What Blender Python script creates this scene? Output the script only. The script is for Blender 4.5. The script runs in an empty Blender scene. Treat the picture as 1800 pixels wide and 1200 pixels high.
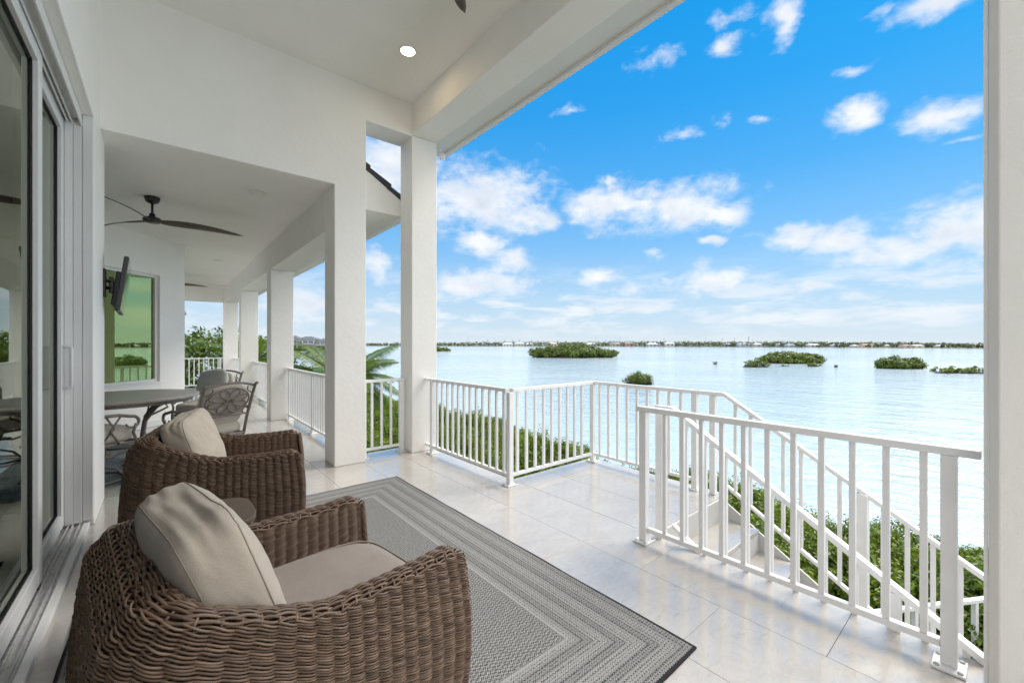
import bpy, bmesh, math, random
import numpy as np
from mathutils import Vector, Matrix, noise as mnoise

random.seed(7)
R = math.radians
scene = bpy.context.scene
COL = scene.collection

# ------------------------------------------------------------------ camera
F, CX, CY, H = 732.0, 900.0, 604.0, 1.34      # photograph calibration (pixels of the 1800 wide photo)
TH = math.atan(612 / 732.0)
S_, C_ = math.sin(TH), math.cos(TH)
cam = bpy.data.cameras.new('camera')
camo = bpy.data.objects.new('camera', cam)
COL.objects.link(camo)
cam.sensor_width = 36.0
cam.lens = F / 1800.0 * 36.0
cam.shift_y = 4.0 / 1800.0
cam.clip_start = 0.03
cam.clip_end = 30000
camo.location = (0, 0, H)
camo.rotation_euler = (R(90), 0, -TH)
scene.camera = camo

# ------------------------------------------------------------------ light and exposure
SUN_EL, SUN_AZ = R(48), R(95)               # azimuth from +Y towards +X; the sun stands behind thin bright cloud
scene.view_settings.view_transform = 'Standard'
scene.view_settings.look = 'None'
scene.view_settings.exposure = 2.02
scene.view_settings.gamma = 1.0
scene.view_settings.use_curve_mapping = False
sun = bpy.data.lights.new('sun', 'SUN')
sun.energy = 1.1
sun.angle = R(32.0)
sun.color = (1.0, 0.94, 0.86)
suno = bpy.data.objects.new('sun', sun)
COL.objects.link(suno)
sd = Vector((math.sin(SUN_AZ) * math.cos(SUN_EL), math.cos(SUN_AZ) * math.cos(SUN_EL), math.sin(SUN_EL)))
suno.rotation_euler = sd.to_track_quat('Z', 'Y').to_euler()
suno.location = (8, 0, 30)

scene.render.engine = 'CYCLES'
cy = scene.cycles
cy.use_denoising = True
cy.max_bounces = 12
cy.diffuse_bounces = 9
cy.glossy_bounces = 4
cy.transmission_bounces = 6
cy.transparent_max_bounces = 12
cy.sample_clamp_indirect = 6
cy.caustics_reflective = False
cy.caustics_refractive = False
cy.use_adaptive_sampling = True
cy.adaptive_threshold = 0.02

# ------------------------------------------------------------------ node helpers
class NT:
    def __init__(self, tree):
        self.t = tree
        self.t.nodes.clear()

    def n(self, kind, **kw):
        nd = self.t.nodes.new(kind)
        for k, v in kw.items():
            setattr(nd, k, v)
        return nd

    def put(self, sock, v):
        if isinstance(v, bpy.types.NodeSocket):
            self.t.links.new(v, sock)
        elif v is not None:
            if isinstance(v, (tuple, list)) and sock.type == 'RGBA' and len(v) == 3:
                v = (*v, 1)
            sock.default_value = v

    def m(self, op, a, b=None, c=None, clamp=False):
        nd = self.n('ShaderNodeMath', operation=op, use_clamp=clamp)
        for i, v in enumerate((a, b, c)):
            if v is not None:
                self.put(nd.inputs[i], v)
        return nd.outputs[0]

    def vm(self, op, a, b=None, c=None, out=0):
        nd = self.n('ShaderNodeVectorMath', operation=op)
        for i, v in enumerate((a, b, c)):
            if v is not None:
                self.put(nd.inputs[i], v)
        return nd.outputs[out]

    def mix(self, f, a, b, blend='MIX'):
        nd = self.n('ShaderNodeMix', data_type='RGBA', blend_type=blend)
        self.put(nd.inputs[0], f)
        self.put(nd.inputs[6], a)
        self.put(nd.inputs[7], b)
        return nd.outputs[2]

    def rng(self, v, a, b, c=0.0, d=1.0, smooth=False):
        nd = self.n('ShaderNodeMapRange', interpolation_type='SMOOTHSTEP' if smooth else 'LINEAR')
        for i, x in enumerate((v, a, b, c, d)):
            self.put(nd.inputs[i], x)
        return nd.outputs[0]

    def noise(self, vec, scale, detail=2.0, rough=0.5, dist=0.0):
        nd = self.n('ShaderNodeTexNoise')
        self.put(nd.inputs['Vector'], vec)
        nd.inputs['Scale'].default_value = scale
        nd.inputs['Detail'].default_value = detail
        nd.inputs['Roughness'].default_value = rough
        nd.inputs['Distortion'].default_value = dist
        return nd.outputs['Fac']

    def ramp(self, v, stops, interp='LINEAR'):
        nd = self.n('ShaderNodeValToRGB')
        cr = nd.color_ramp
        cr.interpolation = interp
        while len(cr.elements) < len(stops):
            cr.elements.new(0.5)
        for e, (p, c) in zip(cr.elements, stops):
            e.position = p
            e.color = (*c, 1) if len(c) == 3 else c
        self.put(nd.inputs[0], v)
        return nd.outputs[0]

# ------------------------------------------------------------------ world: Nishita sky with cumulus clouds
def px_dir(u, v):
    a = math.atan((u - CX) / F)
    return a + TH, math.atan((CY - v) / math.hypot(F, u - CX))

world = bpy.data.worlds.new('World')
scene.world = world
world.use_nodes = True
W = NT(world.node_tree)
sky = W.n('ShaderNodeTexSky', sky_type='NISHITA')
sky.sun_disc = False
sky.sun_elevation = SUN_EL
sky.sun_rotation = SUN_AZ
sky.altitude = 0
sky.air_density = 1.0
sky.dust_density = 0.4
sky.ozone_density = 2.2
tc = W.n('ShaderNodeTexCoord')
DIR = tc.outputs['Generated']
sx = W.n('ShaderNodeSeparateXYZ')
W.put(sx.inputs[0], DIR)
dx, dy, dz = sx.outputs
az = W.m('ARCTAN2', dx, dy)
el = W.m('ARCSINE', dz)
cb = W.n('ShaderNodeCombineXYZ')
W.put(cb.inputs[0], az)
W.put(cb.inputs[1], el)
PV0 = cb.outputs[0]
# wobble the lookup so that the cloud outlines billow
nz = W.n('ShaderNodeTexNoise')
W.put(nz.inputs['Vector'], W.vm('MULTIPLY', PV0, (1, 1.5, 1)))
nz.inputs['Scale'].default_value = 11.0
nz.inputs['Detail'].default_value = 3.0
wob = W.vm('MULTIPLY', W.vm('SUBTRACT', nz.outputs['Color'], (0.5, 0.5, 0.5)), (0.085, 0.05, 0.0))
PV = W.vm('ADD', PV0, wob)

STRONG = [(840, 352, 150, 66), (690, 300, 120, 64), (920, 378, 70, 34), (1075, 326, 16, 14), (1065, 362, 90, 42), (1180, 366, 120, 46), (1265, 378, 60, 28),
          (845, 428, 55, 30), (895, 458, 50, 30), (1245, 421, 28, 11), (1400, 415, 78, 24), (1480, 420, 75, 28), (1650, 405, 100, 46), (1720, 400, 80, 60), (1560, 440, 110, 34),
          (1500, 208, 54, 30), (1650, 208, 90, 28), (1380, 36, 36, 36), (1640, 8, 100, 26), (1275, 78, 40, 13), (1045, 486, 52, 20), (840, 500, 100, 30),
          (540, 535, 60, 34), (660, 466, 40, 28), (1240, 492, 75, 28), (1440, 505, 50, 18)]
FAINT = [(1140, 505, 140, 30), (1155, 100, 52, 24), (1005, 190, 42, 16), (1200, 236, 50, 15), (1275, 202, 34, 12), (1335, 217, 44, 13), (1290, 22, 60, 22),
         (1500, 123, 50, 12), (1680, 248, 70, 10), (1550, 22, 40, 14), (1500, 528, 110, 26), (1150, 442, 22, 9), (900, 515, 90, 26), (1690, 470, 120, 40)]
def cloud_min(lst, extra):
    acc = None
    items = []
    for (u, v, hw, hh) in lst:
        a, e = px_dir(u, v)
        ca = math.cos(math.atan((u - CX) / F))
        items.append((a, e, 1.12 * hw / F * ca * ca, 1.10 * hh / F * ca))
    items += extra
    for (a, e, w, h) in items:
        q = W.vm('MULTIPLY_ADD', PV, (1 / w, 1 / h, 0), (-a / w, -e / h, 0))
        L = W.vm('LENGTH', q, out=1)
        acc = L if acc is None else W.m('MINIMUM', acc, L)
    return acc
m1 = cloud_min(STRONG, [])
m2 = cloud_min(FAINT, [])
nv = W.vm('MULTIPLY', PV0, (1, 1.55, 1))
fb = W.noise(nv, 15.0, 9.0, 0.6, 0.25)
fb2 = W.noise(W.vm('ADD', nv, (3.1, 1.7, 0)), 34.0, 6.0, 0.6, 0.4)
nmix = W.m('ADD', W.m('MULTIPLY', W.m('SUBTRACT', fb, 0.5), 2.3), W.m('MULTIPLY', W.m('SUBTRACT', fb2, 0.5), 0.8))
d1 = W.m('ADD', W.m('SUBTRACT', 1.0, m1), W.m('MULTIPLY', nmix, 0.75))
d2 = W.m('ADD', W.m('SUBTRACT', 0.75, m2), W.m('MULTIPLY', nmix, 1.3))
a1 = W.rng(d1, -0.08, 0.95, 0, 0.96, True)
a2 = W.rng(d2, 0.0, 1.25, 0, 0.75, True)
# low bank of thin cloud along the horizon
fb3 = W.noise(W.vm('MULTIPLY', PV0, (1, 4.2, 1)), 7.0, 7.0, 0.6, 0.3)
band = W.m('MULTIPLY', W.rng(el, 0.012, 0.055, 0.35, 1, True), W.rng(el, 0.08, 0.2, 1, 0, True))
a3 = W.m('MULTIPLY', W.rng(fb3, 0.42, 0.66, 0, 0.75, True), band)
# broken bright cloud deck overhead and behind, out of view: veils the sun and adds fill light to the porch
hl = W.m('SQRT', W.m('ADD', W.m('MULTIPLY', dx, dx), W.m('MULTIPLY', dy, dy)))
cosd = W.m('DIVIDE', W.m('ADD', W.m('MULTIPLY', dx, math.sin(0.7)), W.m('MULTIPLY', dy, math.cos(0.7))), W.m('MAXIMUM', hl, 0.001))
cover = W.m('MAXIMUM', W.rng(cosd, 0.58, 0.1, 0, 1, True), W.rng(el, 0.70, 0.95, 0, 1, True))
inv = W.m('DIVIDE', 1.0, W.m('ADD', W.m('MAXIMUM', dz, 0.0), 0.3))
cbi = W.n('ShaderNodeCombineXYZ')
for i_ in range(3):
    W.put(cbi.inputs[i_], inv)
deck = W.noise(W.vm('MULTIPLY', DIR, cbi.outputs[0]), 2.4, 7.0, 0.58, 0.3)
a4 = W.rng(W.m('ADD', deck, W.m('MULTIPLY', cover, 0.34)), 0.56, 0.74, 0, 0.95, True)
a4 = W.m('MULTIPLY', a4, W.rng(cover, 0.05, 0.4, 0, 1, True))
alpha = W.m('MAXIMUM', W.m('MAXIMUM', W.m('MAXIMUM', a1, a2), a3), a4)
# cloud colour: white tops, blue-grey thick undersides
shade = W.rng(W.noise(W.vm('ADD', nv, (0.0, 0.035, 0)), 9.0, 5.0, 0.55), 0.34, 0.66, 0, 1, True)
thick = W.rng(d1, 0.5, 1.25, 0.0, 1.0)
ccol = W.mix(W.m('MULTIPLY', shade, W.m('ADD', 0.35, W.m('MULTIPLY', thick, 0.65))), (2.45, 2.5, 2.56), (1.75, 1.92, 2.2))
hs = W.n('ShaderNodeHueSaturation')
hs.inputs['Hue'].default_value = 0.487
hs.inputs['Saturation'].default_value = 1.32
hs.inputs['Value'].default_value = 1.0
W.put(hs.inputs['Color'], sky.outputs[0])
skyc = W.mix(1.0, hs.outputs[0], (0.03, 0.40, 0.52), 'MULTIPLY')
hz = W.m('POWER', W.rng(el, 0.0, 0.80, 1, 0), 3.0)
skyc = W.mix(W.m('MULTIPLY', hz, 0.93), skyc, (2.3, 2.55, 2.7))
grad = W.ramp(W.m('DIVIDE', W.m('MAXIMUM', el, 0.0), 1.6), [(0.0, (2.40, 2.72, 2.92)), (0.0625, (1.65, 2.32, 2.96)), (0.134, (0.78, 1.80, 3.0)), (0.22, (0.28, 1.42, 2.93)), (0.31, (0.10, 1.22, 2.85)), (0.44, (0.03, 1.08, 2.70)), (1.0, (0.02, 0.85, 2.4))])
skyc = W.mix(0.84, skyc, W.mix(1.0, grad, (0.72, 0.715, 0.735), 'MULTIPLY'))
ccol = W.mix(W.m('MULTIPLY', a4, 1.0), ccol, (4.5, 4.5, 4.5))  # unseen deck made brighter than the visible clouds to lift the porch light
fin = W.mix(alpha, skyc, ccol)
bg = W.n('ShaderNodeBackground')
bg.inputs[1].default_value = 0.10
W.put(bg.inputs[0], fin)
wo = W.n('ShaderNodeOutputWorld')
W.put(wo.inputs[0], bg.outputs[0])
world.cycles.sampling_method = 'MANUAL'
world.cycles.sample_map_resolution = 512

# ------------------------------------------------------------------ materials
MATS = {}
def mat(name, fn):
    m = bpy.data.materials.new(name)
    m.use_nodes = True
    t = NT(m.node_tree)
    out = t.n('ShaderNodeOutputMaterial')
    sh = fn(t)
    t.put(out.inputs[0], sh)
    MATS[name] = m
    return m

def pbr(t, col, rough=0.5, spec=0.5, metal=0.0, bump=None, bstr=0.2, bdist=0.01, **kw):
    p = t.n('ShaderNodeBsdfPrincipled')
    t.put(p.inputs['Base Color'], col)
    t.put(p.inputs['Roughness'], rough)
    t.put(p.inputs['Specular IOR Level'], spec)
    t.put(p.inputs['Metallic'], metal)
    for k, v in kw.items():
        t.put(p.inputs[k.replace('_', ' ')], v)
    if bump is not None:
        b = t.n('ShaderNodeBump')
        b.inputs['Strength'].default_value = bstr
        b.inputs['Distance'].default_value = bdist
        t.put(b.inputs['Height'], bump)
        t.put(p.inputs['Normal'], b.outputs[0])
    return p.outputs[0]

def wpos(t):
    return t.n('ShaderNodeNewGeometry').outputs['Position']
def opos(t):
    return t.n('ShaderNodeTexCoord').outputs['Object']

def f_stucco(col):
    def fn(t):
        p = wpos(t)
        big = t.noise(p, 1.3, 4.0, 0.6)
        c = t.mix(t.rng(big, 0.35, 0.7), col, tuple(x * 0.955 for x in col))
        return pbr(t, c, 0.62, 0.3, bump=t.m('ADD', t.noise(p, 130, 3, 0.6), t.m('MULTIPLY', t.noise(p, 22, 2), 1.4)), bstr=0.38, bdist=0.004)
    return fn
mat('stucco', f_stucco((0.87, 0.85, 0.81)))
mat('ceiling_paint', f_stucco((0.87, 0.855, 0.82)))
def f_rail(t):
    p = wpos(t)
    c = t.mix(t.rng(t.noise(p, 6, 5, 0.65), 0.45, 0.75), (0.83, 0.83, 0.83), (0.76, 0.76, 0.75))
    return pbr(t, c, 0.36, 0.5, bump=t.noise(p, 300, 2), bstr=0.05, bdist=0.002)
mat('rail_white', f_rail)
mat('vinyl_white', lambda t: pbr(t, t.mix(t.noise(wpos(t), 5, 4), (0.78, 0.78, 0.77), (0.70, 0.70, 0.69)), 0.4))
def f_track(t):
    p = wpos(t)
    d = t.rng(t.noise(p, 28, 6, 0.7), 0.5, 0.72)
    return pbr(t, t.mix(d, (0.50, 0.50, 0.50), (0.26, 0.25, 0.23)), 0.45)
mat('track_metal', f_track)
mat('gasket', lambda t: pbr(t, (0.012, 0.012, 0.014), 0.5))
def f_tile(t):
    oi = t.n('ShaderNodeObjectInfo').outputs['Random']
    p = t.vm('ADD', wpos(t), t.vm('MULTIPLY', (13.0, 7.0, 5.0), t.m('MULTIPLY', oi, 9.0)))
    p2 = t.vm('MULTIPLY', p, (1.0, 2.4, 1.0))
    clo = t.rng(t.noise(p, 2.2, 6, 0.62, 0.5), 0.35, 0.72)
    vein = t.rng(t.m('ABSOLUTE', t.m('SUBTRACT', t.noise(p2, 3.6, 8, 0.68, 1.2), 0.5)), 0.0, 0.035, 1, 0)
    spot = t.rng(t.noise(p2, 9, 7, 0.72, 0.9), 0.57, 0.70)
    c = t.mix(clo, (0.515, 0.485, 0.45), (0.445, 0.416, 0.385))
    c = t.mix(t.m('MULTIPLY', vein, 0.22), c, (0.33, 0.30, 0.27))
    c = t.mix(t.m('MULTIPLY', spot, 0.5), c, (0.30, 0.275, 0.26))
    c = t.mix(t.m('MULTIPLY', oi, 0.10), c, (0.42, 0.41, 0.40))
    ro = t.rng(t.noise(p, 5, 5, 0.6), 0.3, 0.7, 0.10, 0.20)
    return pbr(t, c, ro, 0.6, Coat_Weight=0.85, Coat_Roughness=0.15, Coat_IOR=1.55, bump=t.noise(p2, 16, 5, 0.6), bstr=0.06, bdist=0.004)
mat('floor_stone', f_tile)
mat('grout', lambda t: pbr(t, t.mix(t.noise(wpos(t), 20, 4), (0.40, 0.385, 0.365), (0.33, 0.315, 0.30)), 0.8))
def f_concrete(t):
    p = wpos(t)
    return pbr(t, t.mix(t.noise(p, 3, 6, 0.65), (0.62, 0.61, 0.59), (0.48, 0.47, 0.45)), 0.75, bump=t.noise(p, 60, 4), bstr=0.2)
mat('concrete_white', f_concrete)

def f_wicker(t):
    g = t.n('ShaderNodeNewGeometry')
    rnd = g.outputs['Random Per Island']
    p = opos(t)
    c = t.ramp(t.m('ADD', t.m('MULTIPLY', rnd, 0.6), t.m('MULTIPLY', t.noise(p, 26, 4, 0.6), 0.4)),
               [(0.0, (0.062, 0.035, 0.020)), (0.45, (0.120, 0.074, 0.047)), (1.0, (0.215, 0.145, 0.098))])
    return pbr(t, c, 0.48, 0.42, bump=t.noise(p, 420, 3), bstr=0.25, bdist=0.0015)
mat('wicker', f_wicker)
mat('wicker_core', lambda t: pbr(t, (0.030, 0.018, 0.012), 0.8))
def f_fabric(c1, c2):
    def fn(t):
        p = opos(t)
        weave = t.noise(p, 520, 2, 0.6)
        big = t.noise(p, 7, 5, 0.65)
        slub = t.noise(t.vm('MULTIPLY', p, (1, 0.12, 1)), 260, 2)
        c = t.mix(t.rng(big, 0.3, 0.75), c1, c2)
        c = t.mix(t.m('MULTIPLY', t.rng(slub, 0.4, 0.7), 0.28), c, tuple(x * 0.72 for x in c1))
        return pbr(t, c, 0.92, 0.15, bump=t.m('ADD', t.m('MULTIPLY', weave, 0.5), slub), bstr=0.35, bdist=0.0015, Sheen_Weight=0.15)
    return fn
mat('pillow_fabric', f_fabric((0.42, 0.365, 0.30), (0.35, 0.303, 0.248)))
mat('seat_fabric', f_fabric((0.265, 0.225, 0.195), (0.225, 0.190, 0.164)))
mat('dining_fabric', f_fabric((0.50, 0.46, 0.40), (0.42, 0.385, 0.335)))
mat('grey_fabric', f_fabric((0.44, 0.44, 0.41), (0.36, 0.36, 0.34)))
mat('seam_thread', lambda t: pbr(t, (0.27, 0.235, 0.195), 0.9, 0.1))

RUGX, RUGY = (1.797 + 0.335) / 2, (3.962 - 0.883) / 2
def f_rug(t):
    sp = t.n('ShaderNodeSeparateXYZ')
    t.put(sp.inputs[0], opos(t))
    x, y, z = sp.outputs
    ex = t.m('SUBTRACT', RUGX, t.m('ABSOLUTE', x))
    ey = t.m('SUBTRACT', RUGY, t.m('ABSOLUTE', y))
    d = t.m('MINIMUM', ex, ey)
    side = t.m('GREATER_THAN', ex, ey)                     # 1 on the short edges
    along = t.m('ADD', t.m('MULTIPLY', side, x), t.m('MULTIPLY', t.m('SUBTRACT', 1.0, side), y))
    # fine weave: warp and weft cells with uneven yarn
    n1 = t.noise(opos(t), 90, 2, 0.5)
    ph = t.m('MULTIPLY', t.m('SUBTRACT', n1, 0.5), 1.6)
    wv = t.m('MULTIPLY', t.m('SINE', t.m('ADD', t.m('MULTIPLY', x, 560.0), ph)), t.m('SINE', t.m('ADD', t.m('MULTIPLY', y, 560.0), ph)))
    wv = t.m('ADD', t.m('MULTIPLY', wv, 0.5), 0.5)
    # dashes along the borders
    dash = t.m('SINE', t.m('MULTIPLY', along, 400.0))
    dash = t.m('ADD', t.m('MULTIPLY', dash, t.m('SINE', t.m('MULTIPLY', d, 420.0))), t.m('MULTIPLY', t.m('SUBTRACT', n1, 0.5), 2.2))
    dash = t.rng(dash, -0.5, 0.5)
    # field: small zig-zag of light and dark yarn
    zz = t.m('PINGPONG', x, 0.018)
    fld = t.m('MULTIPLY', t.m('SINE', t.m('MULTIPLY', t.m('ADD', y, zz), 330.0)), t.m('SINE', t.m('MULTIPLY', x, 350.0)))
    fld = t.m('MULTIPLY', fld, 1.5)
    fld = t.rng(t.m('ADD', fld, t.m('MULTIPLY', t.m('SUBTRACT', n1, 0.5), 2.4)), -0.7, 0.7)
    dd = t.m('DIVIDE', d, 0.5)
    B = lambda *s: t.ramp(dd, s, 'CONSTANT')
    K = lambda v: (v, v, v)
    # how dark the yarn is in each border band, and which bands carry dashes
    fr_ = t.m('FRACT', t.m('DIVIDE', d, 0.0515))
    wide = t.ramp(dd, [(0.0, K(0.9)), (0.022, K(0.30)), (0.11, K(0.12)), (0.21, K(0.36)), (0.31, K(0.10)), (0.42, K(0.36)), (0.52, K(0.12)), (0.62, K(0.36)), (0.73, K(0.10)), (0.79, K(0.0)), (0.805, K(0.55)), (0.82, K(0.52))], 'CONSTANT')
    thin = t.ramp(fr_, [(0.0, K(0.10)), (0.16, K(0.55)), (0.30, K(0.06)), (0.46, K(0.42)), (0.58, K(0.06)), (0.72, K(0.62)), (0.90, K(0.06))], 'CONSTANT')
    inb = t.m('LESS_THAN', dd, 0.79)
    tone = t.m('ADD', wide, t.m('MULTIPLY', inb, t.m('MULTIPLY', thin, 0.75)))
    isd = t.m('ADD', t.m('MULTIPLY', inb, t.m('GREATER_THAN', thin, 0.3)), t.m('GREATER_THAN', dd, 0.82))
    pat = t.m('ADD', t.m('MULTIPLY', t.m('LESS_THAN', dd, 0.82), dash), t.m('MULTIPLY', t.m('GREATER_THAN', dd, 0.82), fld))
    on = t.m('MINIMUM', isd, 1.0)
    dark = t.m('ADD', t.m('MULTIPLY', t.m('ADD', tone, 0.05), 0.85), t.m('MULTIPLY', t.m('MULTIPLY', on, t.m('SUBTRACT', pat, 0.5)), 0.75))
    dark = t.m('ADD', dark, t.m('MULTIPLY', t.m('SUBTRACT', wv, 0.5), 0.55), clamp=True)
    edge = t.m('LESS_THAN', d, 0.011)
    c = t.mix(dark, (0.33, 0.325, 0.315), (0.036, 0.037, 0.040))
    c = t.mix(edge, c, (0.030, 0.030, 0.036))
    return pbr(t, c, 0.95, 0.1, bump=t.m('ADD', wv, t.m('MULTIPLY', pat, 0.6)), bstr=0.6, bdist=0.003)
mat('rug_weave', f_rug)
def f_rug2(t):
    p = opos(t)
    c = t.mix(t.rng(t.noise(p, 3.5, 6, 0.7, 0.6), 0.35, 0.65), (0.16, 0.20, 0.22), (0.045, 0.062, 0.075))
    c = t.mix(t.rng(t.noise(p, 60, 3), 0.45, 0.65), c, (0.22, 0.25, 0.25))
    return pbr(t, c, 0.95, 0.1, bump=t.noise(p, 260, 2), bstr=0.4)
mat('blue_rug_weave', f_rug2)
def f_bronze(t):
    p = opos(t)
    return pbr(t, t.mix(t.rng(t.noise(p, 14, 5, 0.7), 0.35, 0.7), (0.215, 0.185, 0.165), (0.135, 0.114, 0.100)), 0.45, 0.5, 0.2, bump=t.noise(p, 160, 3), bstr=0.12)
mat('cast_metal', f_bronze)
def f_ttop(t):
    p = opos(t)
    pz = t.vm('MULTIPLY', p, (1, 3.2, 1))
    c = t.mix(t.rng(t.noise(pz, 7, 7, 0.7, 0.8), 0.3, 0.7), (0.42, 0.385, 0.345), (0.27, 0.24, 0.215))
    c = t.mix(t.m('MULTIPLY', t.rng(t.noise(p, 90, 3), 0.5, 0.7), 0.4), c, (0.32, 0.30, 0.27))
    return pbr(t, c, 0.42, 0.5)
mat('table_top', f_ttop)
mat('black_metal', lambda t: pbr(t, (0.012, 0.011, 0.011), 0.42))
mat('black_plastic', lambda t: pbr(t, t.mix(t.noise(opos(t), 30), (0.011, 0.011, 0.012), (0.018, 0.018, 0.019)), 0.38))
mat('screen', lambda t: pbr(t, (0.012, 0.013, 0.015), 0.05, 0.6))
def f_blade(t):
    p = t.vm('MULTIPLY', opos(t), (0.35, 6, 2))
    return pbr(t, t.mix(t.rng(t.noise(p, 12, 6, 0.7), 0.3, 0.7), (0.115, 0.083, 0.060), (0.055, 0.038, 0.028)), 0.5)
mat('blade_wood', f_blade)
mat('light_trim', lambda t: pbr(t, t.mix(t.noise(opos(t), 20), (0.80, 0.79, 0.76), (0.76, 0.75, 0.72)), 0.5))
mat('light_lens', lambda t: pbr(t, t.mix(t.noise(opos(t), 20), (0.80, 0.76, 0.66), (0.75, 0.71, 0.61)), 0.35))
def f_lit(t):
    e = t.n('ShaderNodeEmission')
    e.inputs[0].default_value = (1.0, 0.74, 0.42, 1)
    e.inputs[1].default_value = 12.0
    return e.outputs[0]
mat('lit_lens', f_lit)
mat('flood_lens', lambda t: pbr(t, (0.85, 0.85, 0.85), 0.2))

def f_green_glass(t):
    g = t.n('ShaderNodeBsdfGlossy')
    g.inputs[0].default_value = (0.50, 0.66, 0.32, 1)
    g.inputs[1].default_value = 0.015
    b = t.n('ShaderNodeBump')
    b.inputs['Strength'].default_value = 0.02
    t.put(b.inputs['Height'], t.noise(opos(t), 1.6, 2))
    t.put(g.inputs['Normal'], b.outputs[0])
    d = t.n('ShaderNodeBsdfDiffuse')
    d.inputs[0].default_value = (0.060, 0.075, 0.022, 1)
    mx = t.n('ShaderNodeMixShader')
    mx.inputs[0].default_value = 0.62
    t.put(mx.inputs[1], d.outputs[0])
    t.put(mx.inputs[2], g.outputs[0])
    return mx.outputs[0]
mat('green_glass', f_green_glass)
def f_door_glass(t):
    g = t.n('ShaderNodeBsdfGlossy')
    g.inputs[0].default_value = (0.86, 0.90, 0.80, 1)
    g.inputs[1].default_value = 0.01
    b = t.n('ShaderNodeBump')
    b.inputs['Strength'].default_value = 0.015
    t.put(b.inputs['Height'], t.noise(opos(t), 2.0, 2))
    t.put(g.inputs['Normal'], b.outputs[0])
    tr = t.n('ShaderNodeBsdfTransparent')
    tr.inputs[0].default_value = (0.62, 0.68, 0.55, 1)
    fr = t.n('ShaderNodeFresnel')
    fr.inputs[0].default_value = 1.5
    mx = t.n('ShaderNodeMixShader')
    t.put(mx.inputs[0], t.m('ADD', t.m('MULTIPLY', fr.outputs[0], 1.0), 0.05, clamp=True))
    t.put(mx.inputs[1], tr.outputs[0])
    t.put(mx.inputs[2], g.outputs[0])
    return mx.outputs[0]
mat('door_glass', f_door_glass)
mat('far_glass', lambda t: pbr(t, t.mix(t.noise(wpos(t), 1.0), (0.03, 0.045, 0.055), (0.05, 0.065, 0.075)), 0.08, 0.7))
def f_rooftile(t):
    p = wpos(t)
    return pbr(t, t.mix(t.noise(p, 9, 5, 0.7), (0.020, 0.022, 0.028), (0.050, 0.054, 0.064)), 0.55, bump=t.noise(p, 50, 3), bstr=0.3)
mat('slate_roof', f_rooftile)
mat('room_wall', lambda t: pbr(t, t.mix(t.noise(wpos(t), 2, 3), (0.52, 0.50, 0.44), (0.45, 0.43, 0.38)), 0.8))

def f_leaf(c1, c2, c3, trans=0.32):
    def fn(t):
        g = t.n('ShaderNodeNewGeometry')
        oi = t.n('ShaderNodeObjectInfo').outputs['Random']
        r = t.m('ADD', t.m('MULTIPLY', g.outputs['Random Per Island'], 0.75), t.m('MULTIPLY', oi, 0.25))
        c = t.ramp(r, [(0.0, c1), (0.55, c2), (0.93, c3), (1.0, (c3[0] * 1.3, c3[1] * 0.95, c3[2]))])
        p = pbr(t, c, 0.42, 0.4)
        tr = t.n('ShaderNodeBsdfTranslucent')
        t.put(tr.inputs[0], t.mix(1.0, c, (1.5, 1.35, 0.6), 'MULTIPLY'))
        mx = t.n('ShaderNodeMixShader')
        mx.inputs[0].default_value = trans
        t.put(mx.inputs[1], p)
        t.put(mx.inputs[2], tr.outputs[0])
        return mx.outputs[0]
    return fn
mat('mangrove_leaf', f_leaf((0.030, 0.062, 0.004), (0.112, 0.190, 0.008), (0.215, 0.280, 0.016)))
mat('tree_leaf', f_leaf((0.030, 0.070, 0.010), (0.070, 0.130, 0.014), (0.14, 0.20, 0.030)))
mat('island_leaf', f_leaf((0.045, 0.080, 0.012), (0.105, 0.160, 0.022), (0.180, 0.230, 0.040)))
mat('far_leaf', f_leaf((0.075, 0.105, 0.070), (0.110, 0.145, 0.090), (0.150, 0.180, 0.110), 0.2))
mat('palm_leaf', f_leaf((0.045, 0.100, 0.016), (0.090, 0.165, 0.026), (0.180, 0.240, 0.055)))
mat('dry_grass', f_leaf((0.10, 0.10, 0.035), (0.17, 0.155, 0.06), (0.25, 0.22, 0.10)))
def f_bark(c1, c2):
    return lambda t: pbr(t, t.mix(t.rng(t.noise(t.vm('MULTIPLY', opos(t), (1, 1, 3)), 9, 6, 0.7), 0.3, 0.7), c1, c2), 0.85, 0.2, bump=t.noise(opos(t), 30, 4), bstr=0.5)
mat('bark', f_bark((0.13, 0.10, 0.075), (0.07, 0.052, 0.04)))
mat('dark_root', f_bark((0.050, 0.036, 0.028), (0.024, 0.018, 0.015)))
mat('palm_trunk', f_bark((0.24, 0.21, 0.17), (0.14, 0.12, 0.10)))
def f_ground(t):
    p = wpos(t)
    peb = t.n('ShaderNodeTexVoronoi')
    t.put(peb.inputs['Vector'], p)
    peb.inputs['Scale'].default_value = 22
    c = t.mix(t.rng(t.noise(p, 1.2, 6, 0.65), 0.35, 0.65), (0.105, 0.080, 0.058), (0.21, 0.175, 0.13))
    c = t.mix(0.5, c, t.mix(1.0, c, peb.outputs['Color'], 'MULTIPLY'))
    c = t.mix(t.rng(t.noise(p, 0.55, 4), 0.52, 0.62), c, (0.06, 0.085, 0.02))
    return pbr(t, c, 0.95, 0.15, bump=peb.outputs['Distance'], bstr=0.8, bdist=0.03)
mat('mulch_ground', f_ground)
mat('shore_ground', lambda t: pbr(t, t.mix(t.noise(wpos(t), 0.05, 4), (0.09, 0.085, 0.055), (0.055, 0.065, 0.035)), 0.95))
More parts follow.
